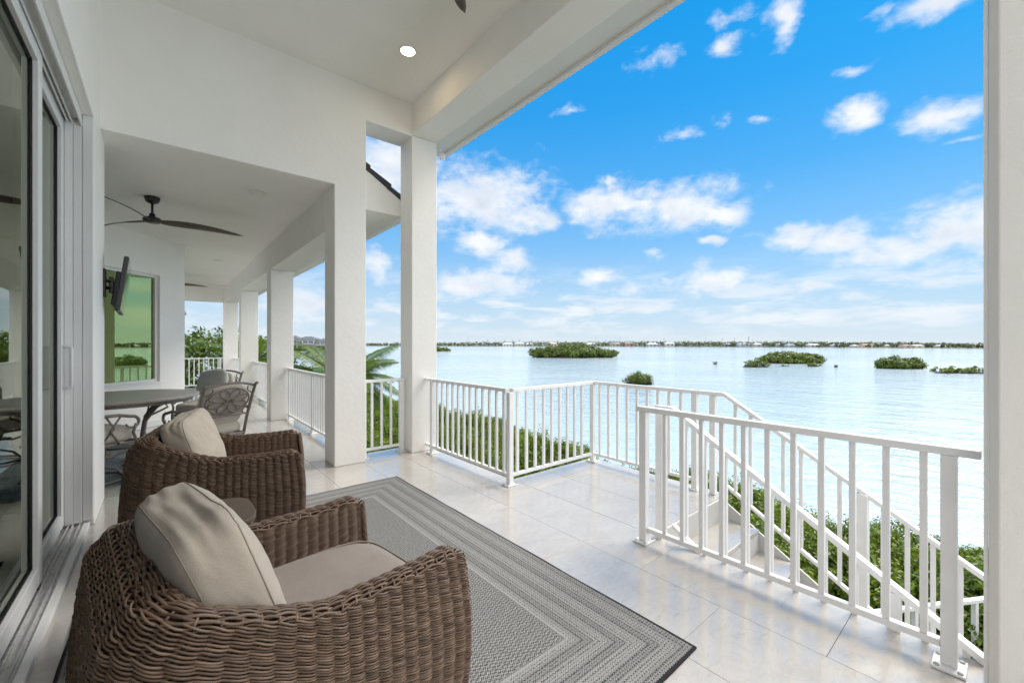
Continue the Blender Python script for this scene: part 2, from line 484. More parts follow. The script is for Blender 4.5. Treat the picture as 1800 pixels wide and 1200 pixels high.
def f_water(t):
    p = wpos(t)
    q = t.vm('MULTIPLY', p, (1.0, 0.55, 1.0))
    n1 = t.noise(q, 1.9, 4, 0.55, 0.4)
    n2 = t.noise(q, 0.45, 3, 0.5, 0.3)
    n3 = t.noise(q, 6.5, 3, 0.55)
    hgt = t.m('ADD', t.m('ADD', t.m('MULTIPLY', n1, 0.5), t.m('MULTIPLY', n2, 0.9)), t.m('MULTIPLY', n3, 0.16))
    big = t.rng(t.noise(t.vm('MULTIPLY', p, (1, 1, 1)), 0.012, 4, 0.6, 0.5), 0.4, 0.62)
    c = t.mix(big, (0.40, 0.51, 0.58), (0.52, 0.60, 0.64))
    return pbr(t, c, 0.10, 0.55, bump=hgt, bstr=0.75, bdist=0.35)
mat('lagoon_water', f_water)
for nm, c in (('house_white', (0.52, 0.53, 0.53)), ('house_grey', (0.36, 0.40, 0.44)), ('house_cream', (0.66, 0.60, 0.48)), ('house_pink', (0.46, 0.37, 0.33)), ('house_aqua', (0.42, 0.56, 0.56)),
              ('roof_white', (0.56, 0.58, 0.60)), ('roof_red', (0.27, 0.16, 0.12)), ('roof_grey', (0.26, 0.28, 0.30)), ('roof_dark', (0.10, 0.11, 0.13)), ('pole_wood', (0.13, 0.11, 0.10))):
    mat(nm, lambda t, c=c: pbr(t, t.mix(t.noise(wpos(t), 0.6, 4), c, tuple(x * 0.88 for x in c)), 0.7))

# ------------------------------------------------------------------ mesh helpers
def me_new(name, verts, faces, smooth=False, bevel=0.0, segs=2):
    me = bpy.data.meshes.new(name)
    if isinstance(faces, np.ndarray):
        verts = np.asarray(verts, dtype=np.float32)
        nf, k = faces.shape
        me.vertices.add(len(verts))
        me.vertices.foreach_set('co', verts.ravel())
        me.loops.add(nf * k)
        me.loops.foreach_set('vertex_index', faces.astype(np.int32).ravel())
        me.polygons.add(nf)
        me.polygons.foreach_set('loop_start', np.arange(0, nf * k, k, dtype=np.int32))
        me.update(calc_edges=True)
    else:
        me.from_pydata([tuple(v) for v in verts], [], faces)
        if bevel > 0:
            bm = bmesh.new()
            bm.from_mesh(me)
            ed = [e for e in bm.edges if len(e.link_faces) == 2 and e.calc_face_angle(0) > 0.5]
            bmesh.ops.bevel(bm, geom=ed, offset=bevel, segments=segs, affect='EDGES', profile=0.5)
            bm.to_mesh(me)
            bm.free()
        me.update()
    if smooth:
        me.polygons.foreach_set('use_smooth', np.ones(len(me.polygons), dtype=bool))
    return me

def link(name, me, m, parent=None, loc=(0, 0, 0), rot=(0, 0, 0), kind=None):
    o = bpy.data.objects.new(name, me)
    COL.objects.link(o)
    if m is not None and me is not None and len(me.materials) == 0:
        me.materials.append(MATS[m])
    o.location = loc
    o.rotation_euler = rot
    if parent is not None:
        o.parent = parent
        o.location = Vector(loc) - (Vector(parent['_o']) if '_o' in parent else Vector((0, 0, 0)))
    if kind:
        o['kind'] = kind
    return o

def tag(o, label, cat, group=None, kind=None):
    o['label'] = label
    if cat:
        o['category'] = cat
    if group:
        o['group'] = group
    if kind:
        o['kind'] = kind
    return o

ORIGINS = []
def thing(name, label, cat, loc=(0, 0, 0), rotz=0.0, group=None):
    o = bpy.data.objects.new(name, None)
    COL.objects.link(o)
    o.empty_display_size = 0.1
    o.location = loc
    o.rotation_euler = (0, 0, rotz)
    o['_o'] = tuple(loc) if rotz == 0 else (0.0, 0.0, 0.0)   # parts are given in world coordinates unless the thing turns
    ORIGINS.append(o)
    return tag(o, label, cat, group)

BOXC = {}
def bx(name, c, s, m, parent=None, bev=0.0, rot=(0, 0, 0), kind=None):
    key = (round(s[0], 4), round(s[1], 4), round(s[2], 4), m, bev)
    if key not in BOXC:
        x, y, z = s[0] / 2, s[1] / 2, s[2] / 2
        v = [(-x, -y, -z), (x, -y, -z), (x, y, -z), (-x, y, -z), (-x, -y, z), (x, -y, z), (x, y, z), (-x, y, z)]
        f = [(0, 3, 2, 1), (4, 5, 6, 7), (0, 1, 5, 4), (1, 2, 6, 5), (2, 3, 7, 6), (3, 0, 4, 7)]
        BOXC[key] = me_new(name, v, f, bevel=bev)
    return link(name, BOXC[key], m, parent, c, rot, kind)

def bb(name, lo, hi, m, parent=None, bev=0.0, kind=None):
    return bx(name, [(a + b) / 2 for a, b in zip(lo, hi)], [b - a for a, b in zip(lo, hi)], m, parent, bev, kind=kind)

class MB:
    def __init__(self):
        self.v, self.f = [], []

    def add(self, v, f):
        k = len(self.v)
        self.v += [tuple(p) for p in v]
        self.f += [tuple(i + k for i in q) for q in f]

    def box(self, c, s, M=None):
        x, y, z = s[0] / 2, s[1] / 2, s[2] / 2
        v = [Vector(p) for p in ((-x, -y, -z), (x, -y, -z), (x, y, -z), (-x, y, -z), (-x, -y, z), (x, -y, z), (x, y, z), (-x, y, z))]
        if M is not None:
            v = [M @ p for p in v]
        v = [p + Vector(c) for p in v]
        self.add(v, [(0, 3, 2, 1), (4, 5, 6, 7), (0, 1, 5, 4), (1, 2, 6, 5), (2, 3, 7, 6), (3, 0, 4, 7)])
        return self

    def prism(self, poly, axis, a, b):
        n = len(poly)
        def P(p, t):
            return {'x': (t, p[0], p[1]), 'y': (p[0], t, p[1]), 'z': (p[0], p[1], t)}[axis]
        v = [P(p, a) for p in poly] + [P(p, b) for p in poly]
        f = [tuple(range(n - 1, -1, -1)), tuple(range(n, 2 * n))] + [(i, (i + 1) % n, n + (i + 1) % n, n + i) for i in range(n)]
        self.add(v, f)
        return self

    def tube(self, pts, r, sides=6, closed=False, flat=1.0):
        pts = [Vector(p) for p in pts]
        n = len(pts)
        rs = r if isinstance(r, (list, tuple)) else [r] * n
        vs, fs = [], []
        up = None
        for i, p in enumerate(pts):
            a = pts[i - 1] if (i > 0 or closed) else p
            b = pts[(i + 1) % n] if (i < n - 1 or closed) else p
            d = (b - a)
            d = d.normalized() if d.length > 1e-9 else Vector((0, 0, 1))
            if up is None:
                up = Vector((0, 0, 1)) if abs(d.z) < 0.9 else Vector((1, 0, 0))
            x = d.cross(up)
            if x.length < 1e-5:
                x = d.orthogonal()
            x.normalize()
            y = x.cross(d).normalized()
            up = y
            for k in range(sides):
                t = 2 * math.pi * k / sides
                vs.append(p + x * (math.cos(t) * rs[i]) + y * (math.sin(t) * rs[i] * flat))
        for i in range(n if closed else n - 1):
            for k in range(sides):
                a, b = i * sides + k, i * sides + (k + 1) % sides
                c, d2 = ((i + 1) % n) * sides + (k + 1) % sides, ((i + 1) % n) * sides + k
                fs.append((a, b, c, d2))
        if not closed:
            fs.append(tuple(range(sides - 1, -1, -1)))
            fs.append(tuple((n - 1) * sides + k for k in range(sides)))
        self.add(vs, fs)
        return self

    def lathe(self, prof, segs=24, c=(0, 0, 0)):
        vs, fs = [], []
        n = len(prof)
        for i in range(segs):
            t = 2 * math.pi * i / segs
            for (r, z) in prof:
                vs.append((c[0] + r * math.cos(t), c[1] + r * math.sin(t), c[2] + z))
        for i in range(segs):
            j = (i + 1) % segs
            for k in range(n - 1):
                fs.append((i * n + k, j * n + k, j * n + k + 1, i * n + k + 1))
        if prof[0][0] > 1e-6:
            fs.append(tuple(i * n for i in range(segs - 1, -1, -1)))
        if prof[-1][0] > 1e-6:
            fs.append(tuple(i * n + n - 1 for i in range(segs)))
        self.add(vs, fs)
        return self

    def mesh(self, name, smooth=False, bevel=0.0, segs=2):
        return me_new(name, self.v, self.f, smooth, bevel, segs)

    def build(self, name, m, parent=None, loc=None, smooth=False, bevel=0.0, kind=None, rot=(0, 0, 0)):
        me = self.mesh(name, smooth, bevel)
        if loc is None:
            loc = (0, 0, 0)
        return link(name, me, m, parent, loc, rot, kind)

def copy_tree(o, parent=None):
    c = o.copy()
    COL.objects.link(c)
    if parent is not None:
        c.parent = parent
    for ch in o.children:
        copy_tree(ch, c)
    return c

def fl(u, v, h=0.0):
    d = F * (H - h) / (v - CY)
    l = (u - CX) / F * d
    return d * S_ + l * C_, d * C_ - l * S_
def at(u, d):
    l = (u - CX) / F * d
    return d * S_ + l * C_, d * C_ - l * S_

# leaf clouds ------------------------------------------------------
def leaves(cent, nrm, L, Wd, rng, spread=0.7, upright=0.0):
    """rhombic leaves (one quad each) at cent, facing about nrm"""
    n = len(cent)
    nn = nrm + rng.normal(0, spread, (n, 3))
    nn /= np.linalg.norm(nn, axis=1, keepdims=True) + 1e-9
    t = rng.normal(0, 1, (n, 3)) + np.array([0, 0, upright])
    t -= nn * np.sum(t * nn, axis=1, keepdims=True)
    t /= np.linalg.norm(t, axis=1, keepdims=True) + 1e-9
    b = np.cross(nn, t)
    l = L * rng.uniform(0.65, 1.25, (n, 1))
    w = Wd * rng.uniform(0.65, 1.25, (n, 1))
    lift = nn * l * 0.18
    v = np.stack([cent - t * l, cent - b * w - t * l * 0.1 + lift, cent + t * l, cent + b * w - t * l * 0.1 + lift], axis=1).reshape(-1, 3)
    f = np.arange(n * 4).reshape(n, 4)
    return v, f

def dome_foliage(name, rx, ry, rz, nclump, per, crad, L, Wd, seed, low=-0.1, upright=1.0, fill=0.25, lump=1.0):
    rng = np.random.default_rng(seed)
    cs, ns = [], []
    for i in range(nclump):
        while True:
            d = rng.normal(0, 1, 3)
            d /= np.linalg.norm(d)
            if d[2] > low:
                break
        rad = rng.uniform(0.72, 1.08) if rng.random() > fill else rng.uniform(0.25, 0.7)
        k = 1 + lump * (0.22 * math.sin(3 * d[0] * 2 + seed) + 0.16 * math.sin(5 * d[1] + 2 * seed))
        c = d * np.array([rx, ry, rz]) * rad * k
        m = int(per * rng.uniform(0.6, 1.4))
        o = rng.normal(0, 1, (m, 3))
        o /= np.linalg.norm(o, axis=1, keepdims=True)
        o *= (rng.random((m, 1)) ** 0.45) * crad * rng.uniform(0.7, 1.35)
        o[:, 2] *= 0.75
        cs.append(c + o)
        ns.append(o / crad + d * 0.4 + np.array([0, 0, 0.45]))
    v, f = leaves(np.concatenate(cs), np.concatenate(ns), L, Wd, rng, 0.5, upright)
    return me_new(name, v, f)

exec_parts = []
# ================================================================== STRUCTURE
XW = -0.396          # face of the house wall
# ---- floor: structure with every stone tile a child
GAP = 0.0022
fm = MB().prism([(-2.2, -2.3), (2.64, -2.3), (2.64, 5.065), (1.80, 5.065), (1.80, 15.95), (-2.2, 15.95)], 'z', -0.30, -0.012)
floor = fm.build('deck_floor', 'grout')
floor['kind'] = 'structure'
floor['label'] = 'pale stone tiled floor of the covered porch'
FC = tuple(floor.location)
floor['_o'] = FC
land = bb('stair_landing', (2.642, 1.62, -0.30), (3.86, 3.16, -0.012), 'grout')
land['kind'] = 'structure'
land['_o'] = tuple(land.location)
def tiles(x0, x1, y0, y1, parent, xoff=2.18, w=0.46, L=0.914):
    k0 = math.floor((x0 - xoff) / w)
    k = k0
    while xoff + k * w < x1 - 1e-6:
        a, b = max(x0, xoff + k * w), min(x1, xoff + (k + 1) * w)
        off = 0.95 if k % 2 else 0.505
        j = math.floor((y0 - off) / L)
        while off + j * L < y1 - 1e-6:
            c, d = max(y0, off + j * L), min(y1, off + (j + 1) * L)
            if b - a > 0.02 and d - c > 0.02:
                bb('floor_tile', (a + GAP / 2, c + GAP / 2, -0.012), (b - GAP / 2, d - GAP / 2, 0.0), 'floor_stone', parent, 0.0006)
            j += 1
        k += 1
tiles(-0.44, 2.64, -2.3, 5.06, floor)
tiles(-2.0, 1.80, 5.06, 15.95, floor)
tiles(2.642, 3.86, 1.62, 3.16, land)

# ---- house wall with the sliding door opening
wall = thing('house_wall', 'white stucco house wall around the sliding glass doors on the left', 'wall', (XW - 0.15, 4.7, 0))
bb('wall', (-0.70, 4.375, 0.001), (XW, 5.05, 4.32), 'stucco', wall, 0.006)
bb('wall', (-0.70, -0.75, 3.01), (XW, 4.3751, 4.32), 'stucco', wall, 0.006)
bb('wall', (-0.70, -0.75, 0.001), (XW, -0.45, 3.007), 'stucco', wall, 0.006)
bb('jamb_trim', (-0.455, 4.335, 0.05), (-0.40, 4.372, 3.008), 'vinyl_white', wall, 0.003)

# ---- end wall over the dining opening, its pier and header
endw = thing('porch_end_wall', 'tall white wall above the wide opening to the dining porch', 'wall', (1.6, 4.87, 0))
MB().prism([(XW - 0.02, 3.072), (1.42, 3.072), (1.42, 0.001), (1.765, 0.001), (1.765, 3.88), (2.34, 3.88), (2.34, 4.31), (XW - 0.02, 4.31)], 'y', 4.699, 5.055).build('wall', 'stucco', endw, bevel=0.007)

# ---- columns
cols = [((2.33, 4.698), (2.675, 5.02), 3.895, 'white square column at the outer corner beside the landing railing', 'tall porch columns'),
        ((2.335, -0.31), (2.68, 0.052), 3.895, 'white stucco column cut off by the right edge of the picture', 'tall porch columns'),
        ((1.425, 8.24), (1.785, 8.60), 2.628, 'white dining porch column nearest the wide wall opening', 'dining porch columns'),
        ((1.425, 11.88), (1.785, 12.24), 2.628, 'middle white column of the dining porch row', 'dining porch columns'),
        ((1.425, 15.52), (1.785, 15.88), 2.628, 'farthest white corner column of the dining porch', 'dining porch columns')]
for (lo, hi, zt, lb, gr) in cols:
    t = thing('porch_column', lb, 'column', ((lo[0] + hi[0]) / 2, (lo[1] + hi[1]) / 2, 0), 0, gr)
    if lo[1] < 0 and lo[1] > -1:
        # the near column has chamfered corners with a bead
        x0, y0 = lo; x1, y1 = hi
        c = 0.026
        p = [(x0 + c, y0), (x1 - c, y0), (x1, y0 + c), (x1, y1 - c), (x1 - c, y1), (x0 + c, y1), (x0, y1 - c), (x0, y0 + c)]
        cx_, cy_ = (x0 + x1) / 2, (y0 + y1) / 2
        MB().prism([(a - cx_, b - cy_) for a, b in p], 'z', 0.001, zt).build('shaft', 'stucco', t, (cx_, cy_, 0), bevel=0.004)
        bb('corner_trim', (x0 + c + 0.004, y1 + 0.001, 0.001), (x0 + c + 0.03, y1 + 0.012, zt - 0.01), 'vinyl_white', t)
    else:
        bb('shaft', (lo[0], lo[1], 0.001), (hi[0], hi[1], zt), 'stucco', t, 0.008)

# ---- main beam with eave
beam = thing('porch_beam', 'long white beam and eave over the porch edge against the sky', 'beam', (2.5, 0.4, 3.9))
bb('beam', (2.33, -0.45, 3.897), (2.675, 5.03, 4.30), 'stucco', beam, 0.008)
bb('soffit', (2.677, -0.6, 3.915), (2.915, 5.05, 4.36), 'vinyl_white', beam)
bb('soffit_trim', (2.677, -0.6, 3.906), (2.70, 5.048, 3.914), 'vinyl_white', beam)
MB().prism([(2.917, 3.908), (2.925, 3.892), (2.978, 3.892), (2.988, 3.905), (2.988, 4.36), (2.917, 4.36)], 'y', -0.6, 5.06).build('fascia', 'vinyl_white', beam)
ceil = bb('porch_ceiling', (-0.70, -0.45, 4.27), (2.82, 5.06, 4.45), 'ceiling_paint')
tag(ceil, 'high white ceiling of the porch above the armchairs', 'ceiling')

# ---- dining porch roof
dceil = bb('dining_porch_ceiling', (-2.2, 4.95, 3.0745), (1.80, 16.0, 3.2), 'ceiling_paint')
tag(dceil, 'lower white ceiling of the dining porch behind the opening', 'ceiling')
db = thing('dining_porch_beam', 'white beam over the dining porch columns, leading to its far end', 'beam', (1.6, 10.5, 2.63))
bb('beam', (1.42, 5.063, 2.63), (1.785, 15.9, 3.12), 'stucco', db, 0.006)
bb('cross_beam', (-2.2, 15.53, 2.632), (1.418, 15.89, 3.12), 'stucco', db, 0.006)
bb('ceiling_band', (-2.2, 15.0, 3.045), (1.418, 15.528, 3.0705), 'ceiling_paint', db)
rf = thing('dining_porch_roof', 'dark tiled roof edge with white gable seen between two columns', 'roof', (2.0, 10.5, 3.0))
bb('soffit', (1.787, 5.10, 3.0), (2.37, 16.2, 3.06), 'ceiling_paint', rf)
bb('fascia', (2.372, 5.09, 2.93), (2.405, 16.2, 3.17), 'vinyl_white', rf, 0.003)
bb('gutter', (2.407, 5.12, 3.03), (2.50, 16.2, 3.15), 'vinyl_white', rf, 0.01)
g = MB().prism([(1.77 - 2.0, 2.99 - 3.0), (2.37 - 2.0, 2.99 - 3.0), (2.37 - 2.0, 3.19 - 3.0), (1.77 - 2.0, 3.56 - 3.0)], 'y', 5.075 - 10.5, 5.2 - 10.5)
g.build('gable', 'stucco', rf, (2.0, 10.5, 3.0))
sl = 0.625
for i in range(7):
    x1 = 2.50 - i * 0.27
    z1 = 3.13 + i * 0.27 * sl
    p = [(x1, z1), (x1 - 0.33, z1 + 0.33 * sl - 0.03), (x1 - 0.33, z1 + 0.33 * sl + 0.035), (x1, z1 + 0.075)]
    MB().prism([(a - 2.0, b - 3.0) for a, b in p], 'y', 5.065 - 10.5 - 0.003 * (i % 2), 16.3 - 10.5).build('tile_course', 'slate_roof', rf, (2.0, 10.5, 3.0), bevel=0.004)

# ---- bay wall with the green window
e = Vector((-0.67, -0.742, 0)).normalized()
nn = Vector((e.y * -1, e.x, 0))             # outward normal towards the porch
nn = Vector((0.742, -0.67, 0)).normalized()
ang = math.atan2(e.y, e.x)
bay = thing('bay_wall', 'angled white wall with the green window behind the dining table', 'wall', (0.285, 9.35, 0), ang)
# local: x along the wall to the lower left, y = outward? (rotate so that local +y is away from the porch)
ly = 1 if (Matrix.Rotation(ang, 3, 'Z') @ Vector((0, 1, 0))).dot(nn) > 0 else -1
def bay_box(name, x0, x1, z0, z1, y0, y1, m, par, bev=0.0):
    return bb(name, (x0, min(y0 * ly, y1 * ly), z0), (x1, max(y0 * ly, y1 * ly), z1), m, par, bev)
WX0, WX1, WZ0, WZ1 = 0.50, 2.35, 0.72, 2.46
bay_box('wall', 0.0, WX0, 0.001, 3.11, -0.25, 0.0, 'stucco', bay, 0.006)
bay_box('wall', WX1, 3.3, 0.001, 3.11, -0.25, 0.0, 'stucco', bay)
bay_box('wall', WX0 + .001, WX1 - .001, 0.001, WZ0, -0.25, 0.0, 'stucco', bay)
bay_box('wall', WX0 + .001, WX1 - .001, WZ1, 3.11, -0.25, 0.0, 'stucco', bay)
bay_box('baseboard', 0.0, 3.3, 0.002, 0.10, 0.001, 0.014, 'vinyl_white', bay, 0.003)
win = bay_box('window', WX0 + 0.03, WX1 - 0.03, WZ0 + 0.03, WZ1 - 0.03, -0.085, -0.075, 'green_glass', bay)
wl = win.location
def win_box(name, x0, x1, z0, z1, y0, y1):
    o = bay_box(name, x0, x1, z0, z1, y0, y1, 'vinyl_white', win, 0.003)
    o.location = Vector(o.location) - Vector(wl)
win_box('frame', WX0 + .001, WX0 + 0.045, WZ0 + .001, WZ1 - .001, -0.10, -0.04)
win_box('frame', WX1 - 0.045, WX1 - .001, WZ0 + .001, WZ1 - .001, -0.10, -0.04)
win_box('frame', WX0 + 0.046, WX1 - 0.046, WZ0 + .001, WZ0 + 0.045, -0.10, -0.041)
win_box('frame', WX0 + 0.046, WX1 - 0.046, WZ1 - 0.045, WZ1 - .001, -0.10, -0.041)
win_box('sill', WX0 - 0.01, WX1 + 0.01, WZ0 - 0.03, WZ0 - 0.001, 0.0015, 0.02)
back = bb('dining_back_wall', (-2.2, 5.06, 0.001), (-1.95, 7.2, 3.069), 'stucco')
tag(back, 'white stucco wall of the dining porch hidden behind the corner', 'wall')
bw = bb('bay_return_wall', (0.03, 9.44, 0.001), (0.28, 14.2, 3.068), 'stucco')
tag(bw, 'white return wall behind the angled bay wall', 'wall')

# ---- room behind the sliding doors (seen only through the glass)
room = thing('living_room', 'dim beige room behind the sliding glass doors', 'room', (-3, 1, 0))
bb('floor', (-5.6, -0.75, -0.3), (-0.70, 5.05, -0.005), 'floor_stone', room)
bb('back_wall', (-5.8, -0.75, 0.0), (-5.6, 5.05, 3.4), 'room_wall', room)
bb('side_wall', (-5.6, 4.9, 0.0), (-0.702, 5.05, 3.4), 'room_wall', room)
bb('side_wall', (-5.6, -0.75, 0.0), (-0.702, -0.6, 3.4), 'room_wall', room)
bb('ceiling', (-5.6, -0.6, 3.25), (-0.702, 4.9, 3.4), 'room_wall', room)

# ---- sliding doors
sl_ = thing('sliding_door', 'white framed sliding glass doors along the left wall', 'door', (-0.55, 2.0, 0))
bb('sill_track', (-0.66, -0.44, 0.001), (-0.452, 4.333, 0.022), 'track_metal', sl_)
for xx in (-0.655, -0.605, -0.582, -0.527, -0.505, -0.470):
    bb('track_rib', (xx, -0.44, 0.022), (xx + 0.006, 4.333, 0.040), 'track_metal', sl_)
bb('sill_edge', (-0.45, -0.44, 0.001), (-0.415, 4.333, 0.034), 'vinyl_white', sl_, 0.004)
bb('head_track', (-0.66, -0.44, 2.965), (-0.457, 4.333, 3.006), 'vinyl_white', sl_)
for xx in (-0.655, -0.607, -0.582, -0.53, -0.508, -0.463):
    bb('head_rib', (xx, -0.44, 2.92), (xx + 0.008, 4.333, 2.965), 'vinyl_white', sl_)
for i, (xa, xb) in enumerate(((-0.66, -0.605), (-0.603, -0.547), (-0.545, -0.503), (-0.501, -0.458))):
    bb('side_jamb', (xa, 4.31 + 0.006 * i, 0.041), (xb, 4.333 + 0.03, 2.96), 'vinyl_white', sl_, 0.003)
def panel(xa, xb, y0, y1, w_far=0.085):
    p = bb('door_panel', ((xa + xb) / 2 - 0.006, y0 + 0.07, 0.13), ((xa + xb) / 2 + 0.006, y1 - w_far + 0.01, 2.86), 'door_glass', sl_)
    L = Vector(sl_['_o']) + Vector(p.location)
    p['_o'] = tuple(L)
    bb('stile', (xa, y0, 0.042), (xb, y0 + 0.08, 2.945), 'vinyl_white', p, 0.004)
    bb('stile', (xa, y1 - w_far, 0.042), (xb, y1, 2.945), 'vinyl_white', p, 0.004)
    bb('rail', (xa + .001, y0 + 0.081, 0.042), (xb - .001, y1 - w_far - 0.001, 0.14), 'vinyl_white', p, 0.004)
    bb('rail', (xa + .001, y0 + 0.081, 2.85), (xb - .001, y1 - w_far - 0.001, 2.945), 'vinyl_white', p, 0.004)
    xm = (xa + xb) / 2 + 0.007
    bb('gasket', (xm, y1 - w_far - 0.009, 0.141), (xm + 0.008, y1 - w_far - 0.001, 2.849), 'gasket', p)
    bb('gasket', (xm, y0 + 0.081, 0.141), (xm + 0.008, y1 - w_far - 0.01, 0.150), 'gasket', p)
    bb('gasket', (xm, y0 + 0.081, 2.840), (xm + 0.008, y1 - w_far - 0.01, 2.849), 'gasket', p)
    bb('brush_seal', (xa + 0.01, y1 - w_far + 0.002, 0.024), (xb - 0.004, y1 - 0.01, 0.0415), 'gasket', p)
    return p
panel(-0.588, -0.513, 1.35, 3.42)
p2 = panel(-0.662, -0.545, 3.425, 4.305, 0.03) if False else panel(-0.618, -0.547, 3.425, 4.308, 0.06)
panel(-0.588, -0.513, -0.44, 1.345)
hd = MB().tube([(-0.547, 4.275, 1.03), (-0.510, 4.275, 1.03), (-0.503, 4.275, 1.037), (-0.503, 4.275, 1.313), (-0.510, 4.275, 1.32), (-0.547, 4.275, 1.32)], 0.010, 8)
hd.build('handle', 'vinyl_white', p2, (0, 0, 0), smooth=True)

# ================================================================== RAILINGS
RH = 0.914
BOLT = MB().lathe([(0.0, 0.008), (0.006, 0.008), (0.010, 0.004), (0.010, 0.0)], 8).mesh('bolt', True)
def post(par, x, y, z0=0.0, h=None, s=0.05, plate=(0.125, 0.10)):
    h = RH - 0.035 if h is None else h
    p = bb('post', (x - s / 2, y - s / 2, z0 + 0.013), (x + s / 2, y + s / 2, z0 + h), 'rail_white', par, 0.003)
    p['_o'] = tuple(Vector(par['_o']) + Vector(p.location))
    if plate:
        a, b = plate
        bb('base_plate', (x - a / 2, y - b / 2, z0 + 0.001), (x + a / 2, y + b / 2, z0 + 0.0125), 'rail_white', p, 0.003)
        for sx_ in (-1, 1):
            for sy_ in (-1, 1):
                link('bolt', BOLT, 'track_metal', p, (x + sx_ * (a / 2 - 0.016), y + sy_ * (b / 2 - 0.016), z0 + 0.0125))
    return p
def rail_straight(label, axis, fixed, a, b, posts, bals, group='white porch railings', ends=(0, 0), plate=(0.125, 0.10)):
    lo, hi = min(a, b), max(a, b)
    loc = (fixed, (lo + hi) / 2, 0) if axis == 'y' else ((lo + hi) / 2, fixed, 0)
    t = thing('railing', label, 'railing', loc, 0, group)
    def bar(name, p, q, z0, z1, w):
        if axis == 'y':
            bb(name, (fixed - w / 2, p, z0), (fixed + w / 2, q, z1), 'rail_white', t, 0.003)
        else:
            bb(name, (p, fixed - w / 2, z0), (q, fixed + w / 2, z1), 'rail_white', t, 0.003)
    bar('top_rail', lo - ends[0], hi + ends[1], RH - 0.034, RH, 0.052)
    segs = sorted(posts)
    edges = [lo] + [v for p in segs for v in (p - 0.026, p + 0.026)] + [hi]
    for i in range(0, len(edges) - 1, 2):
        if edges[i + 1] - edges[i] > 0.05:
            bar('bottom_rail', edges[i], edges[i + 1], 0.075, 0.105, 0.036)
    for p in segs:
        x, y = (fixed, p) if axis == 'y' else (p, fixed)
        post(t, x, y, plate=plate if axis == 'y' else (plate[1], plate[0]))
    for p in bals:
        x, y = (fixed, p) if axis == 'y' else (p, fixed)
        bb('baluster', (x - 0.0125, y - 0.0125, 0.106), (x + 0.0125, y + 0.0125, RH - 0.035), 'rail_white', t, 0.002)
    return t
arange = lambda a, b, s: [a + i * s for i in range(int((b - a) / s + 1e-6) + 1)]
rail_straight('nearest white railing, between the viewer and the stairs', 'y', 2.505, 0.135, 1.62, [0.162, 1.595], [0.238 + 0.1205 * i for i in range(11)], ends=(0.062, 0.02))
rail_straight('white railing from the corner column to the landing corner post', 'y', 2.52, 3.05, 4.69, [3.045, 4.53], [3.135 + 0.1162 * i for i in range(12)], ends=(-0.03, 0.0))
rail_straight('white railing across the far side of the stair landing', 'x', 3.055, 2.551, 3.75, [3.755], [2.622 + 0.1178 * i for i in range(9)], ends=(0.005, 0.03))
rail_straight('white railing along the water side of the stair landing', 'y', 3.76, 1.84, 3.025, [1.865], [2.955 - 0.1192 * i for i in range(9)], ends=(0.0, 0.003))
rail_straight('short white railing between the wall pier and the corner column', 'x', 4.87, 1.767, 2.328, [1.80, 2.27], [1.90 + 0.118 * i for i in range(3)], ends=(0, 0))
for (a, b, lb) in ((5.07, 8.23, 'white dining porch railing nearest the wall pier'), (8.61, 11.87, 'second white dining porch railing, between the near and middle columns'), (12.25, 15.51, 'third white dining porch railing, beside the far corner column')):
    mid = (a + b) / 2
    rail_straight(lb, 'y', 1.70, a, b, [a + 0.10, mid, b - 0.10], [y for y in arange(a + 0.21, b - 0.2, 0.118) if abs(y - mid) > 0.04], 'dining porch railings')
rail_straight('white railing across the far end of the dining porch', 'x', 15.70, -2.0, 1.42, [-0.3, 1.34], [x for x in arange(-1.9, 1.3, 0.118) if abs(x + 0.3) > 0.05], 'dining porch railings')

# ---- staircase down from the landing
SLP = 0.634
RUN, RISE = 0.28, 0.28 * SLP
st = thing('staircase', 'white stone staircase descending beside the porch railing', 'staircase', (3.2, 1.6, -0.3))
nstep = 15
for i in range(nstep):
    y1 = 1.618 - i * RUN
    zt = -(i + 1) * RISE
    bb('tread', (2.665, y1 - RUN - 0.02, zt - 0.035), (3.735, y1, zt), 'floor_stone', st, 0.004)
    bb('riser', (2.675, y1 - 0.02, zt + 0.0005), (3.725, y1 - 0.0005, zt + RISE - 0.036 if i else -0.001), 'concrete_white', st)
for x in (2.645, 3.737):
    p = [(1.60, -0.02), (1.60, -0.32), (1.618 - nstep * RUN, -0.32 - (nstep) * RISE), (1.618 - nstep * RUN, -0.05 - (nstep) * RISE)]
    MB().prism([(a - 1.6, b + 0.3) for a, b in p], 'x', x - 3.2, x + 0.018 - 3.2).build('stringer', 'concrete_white', st, (3.2, 1.6, -0.3))
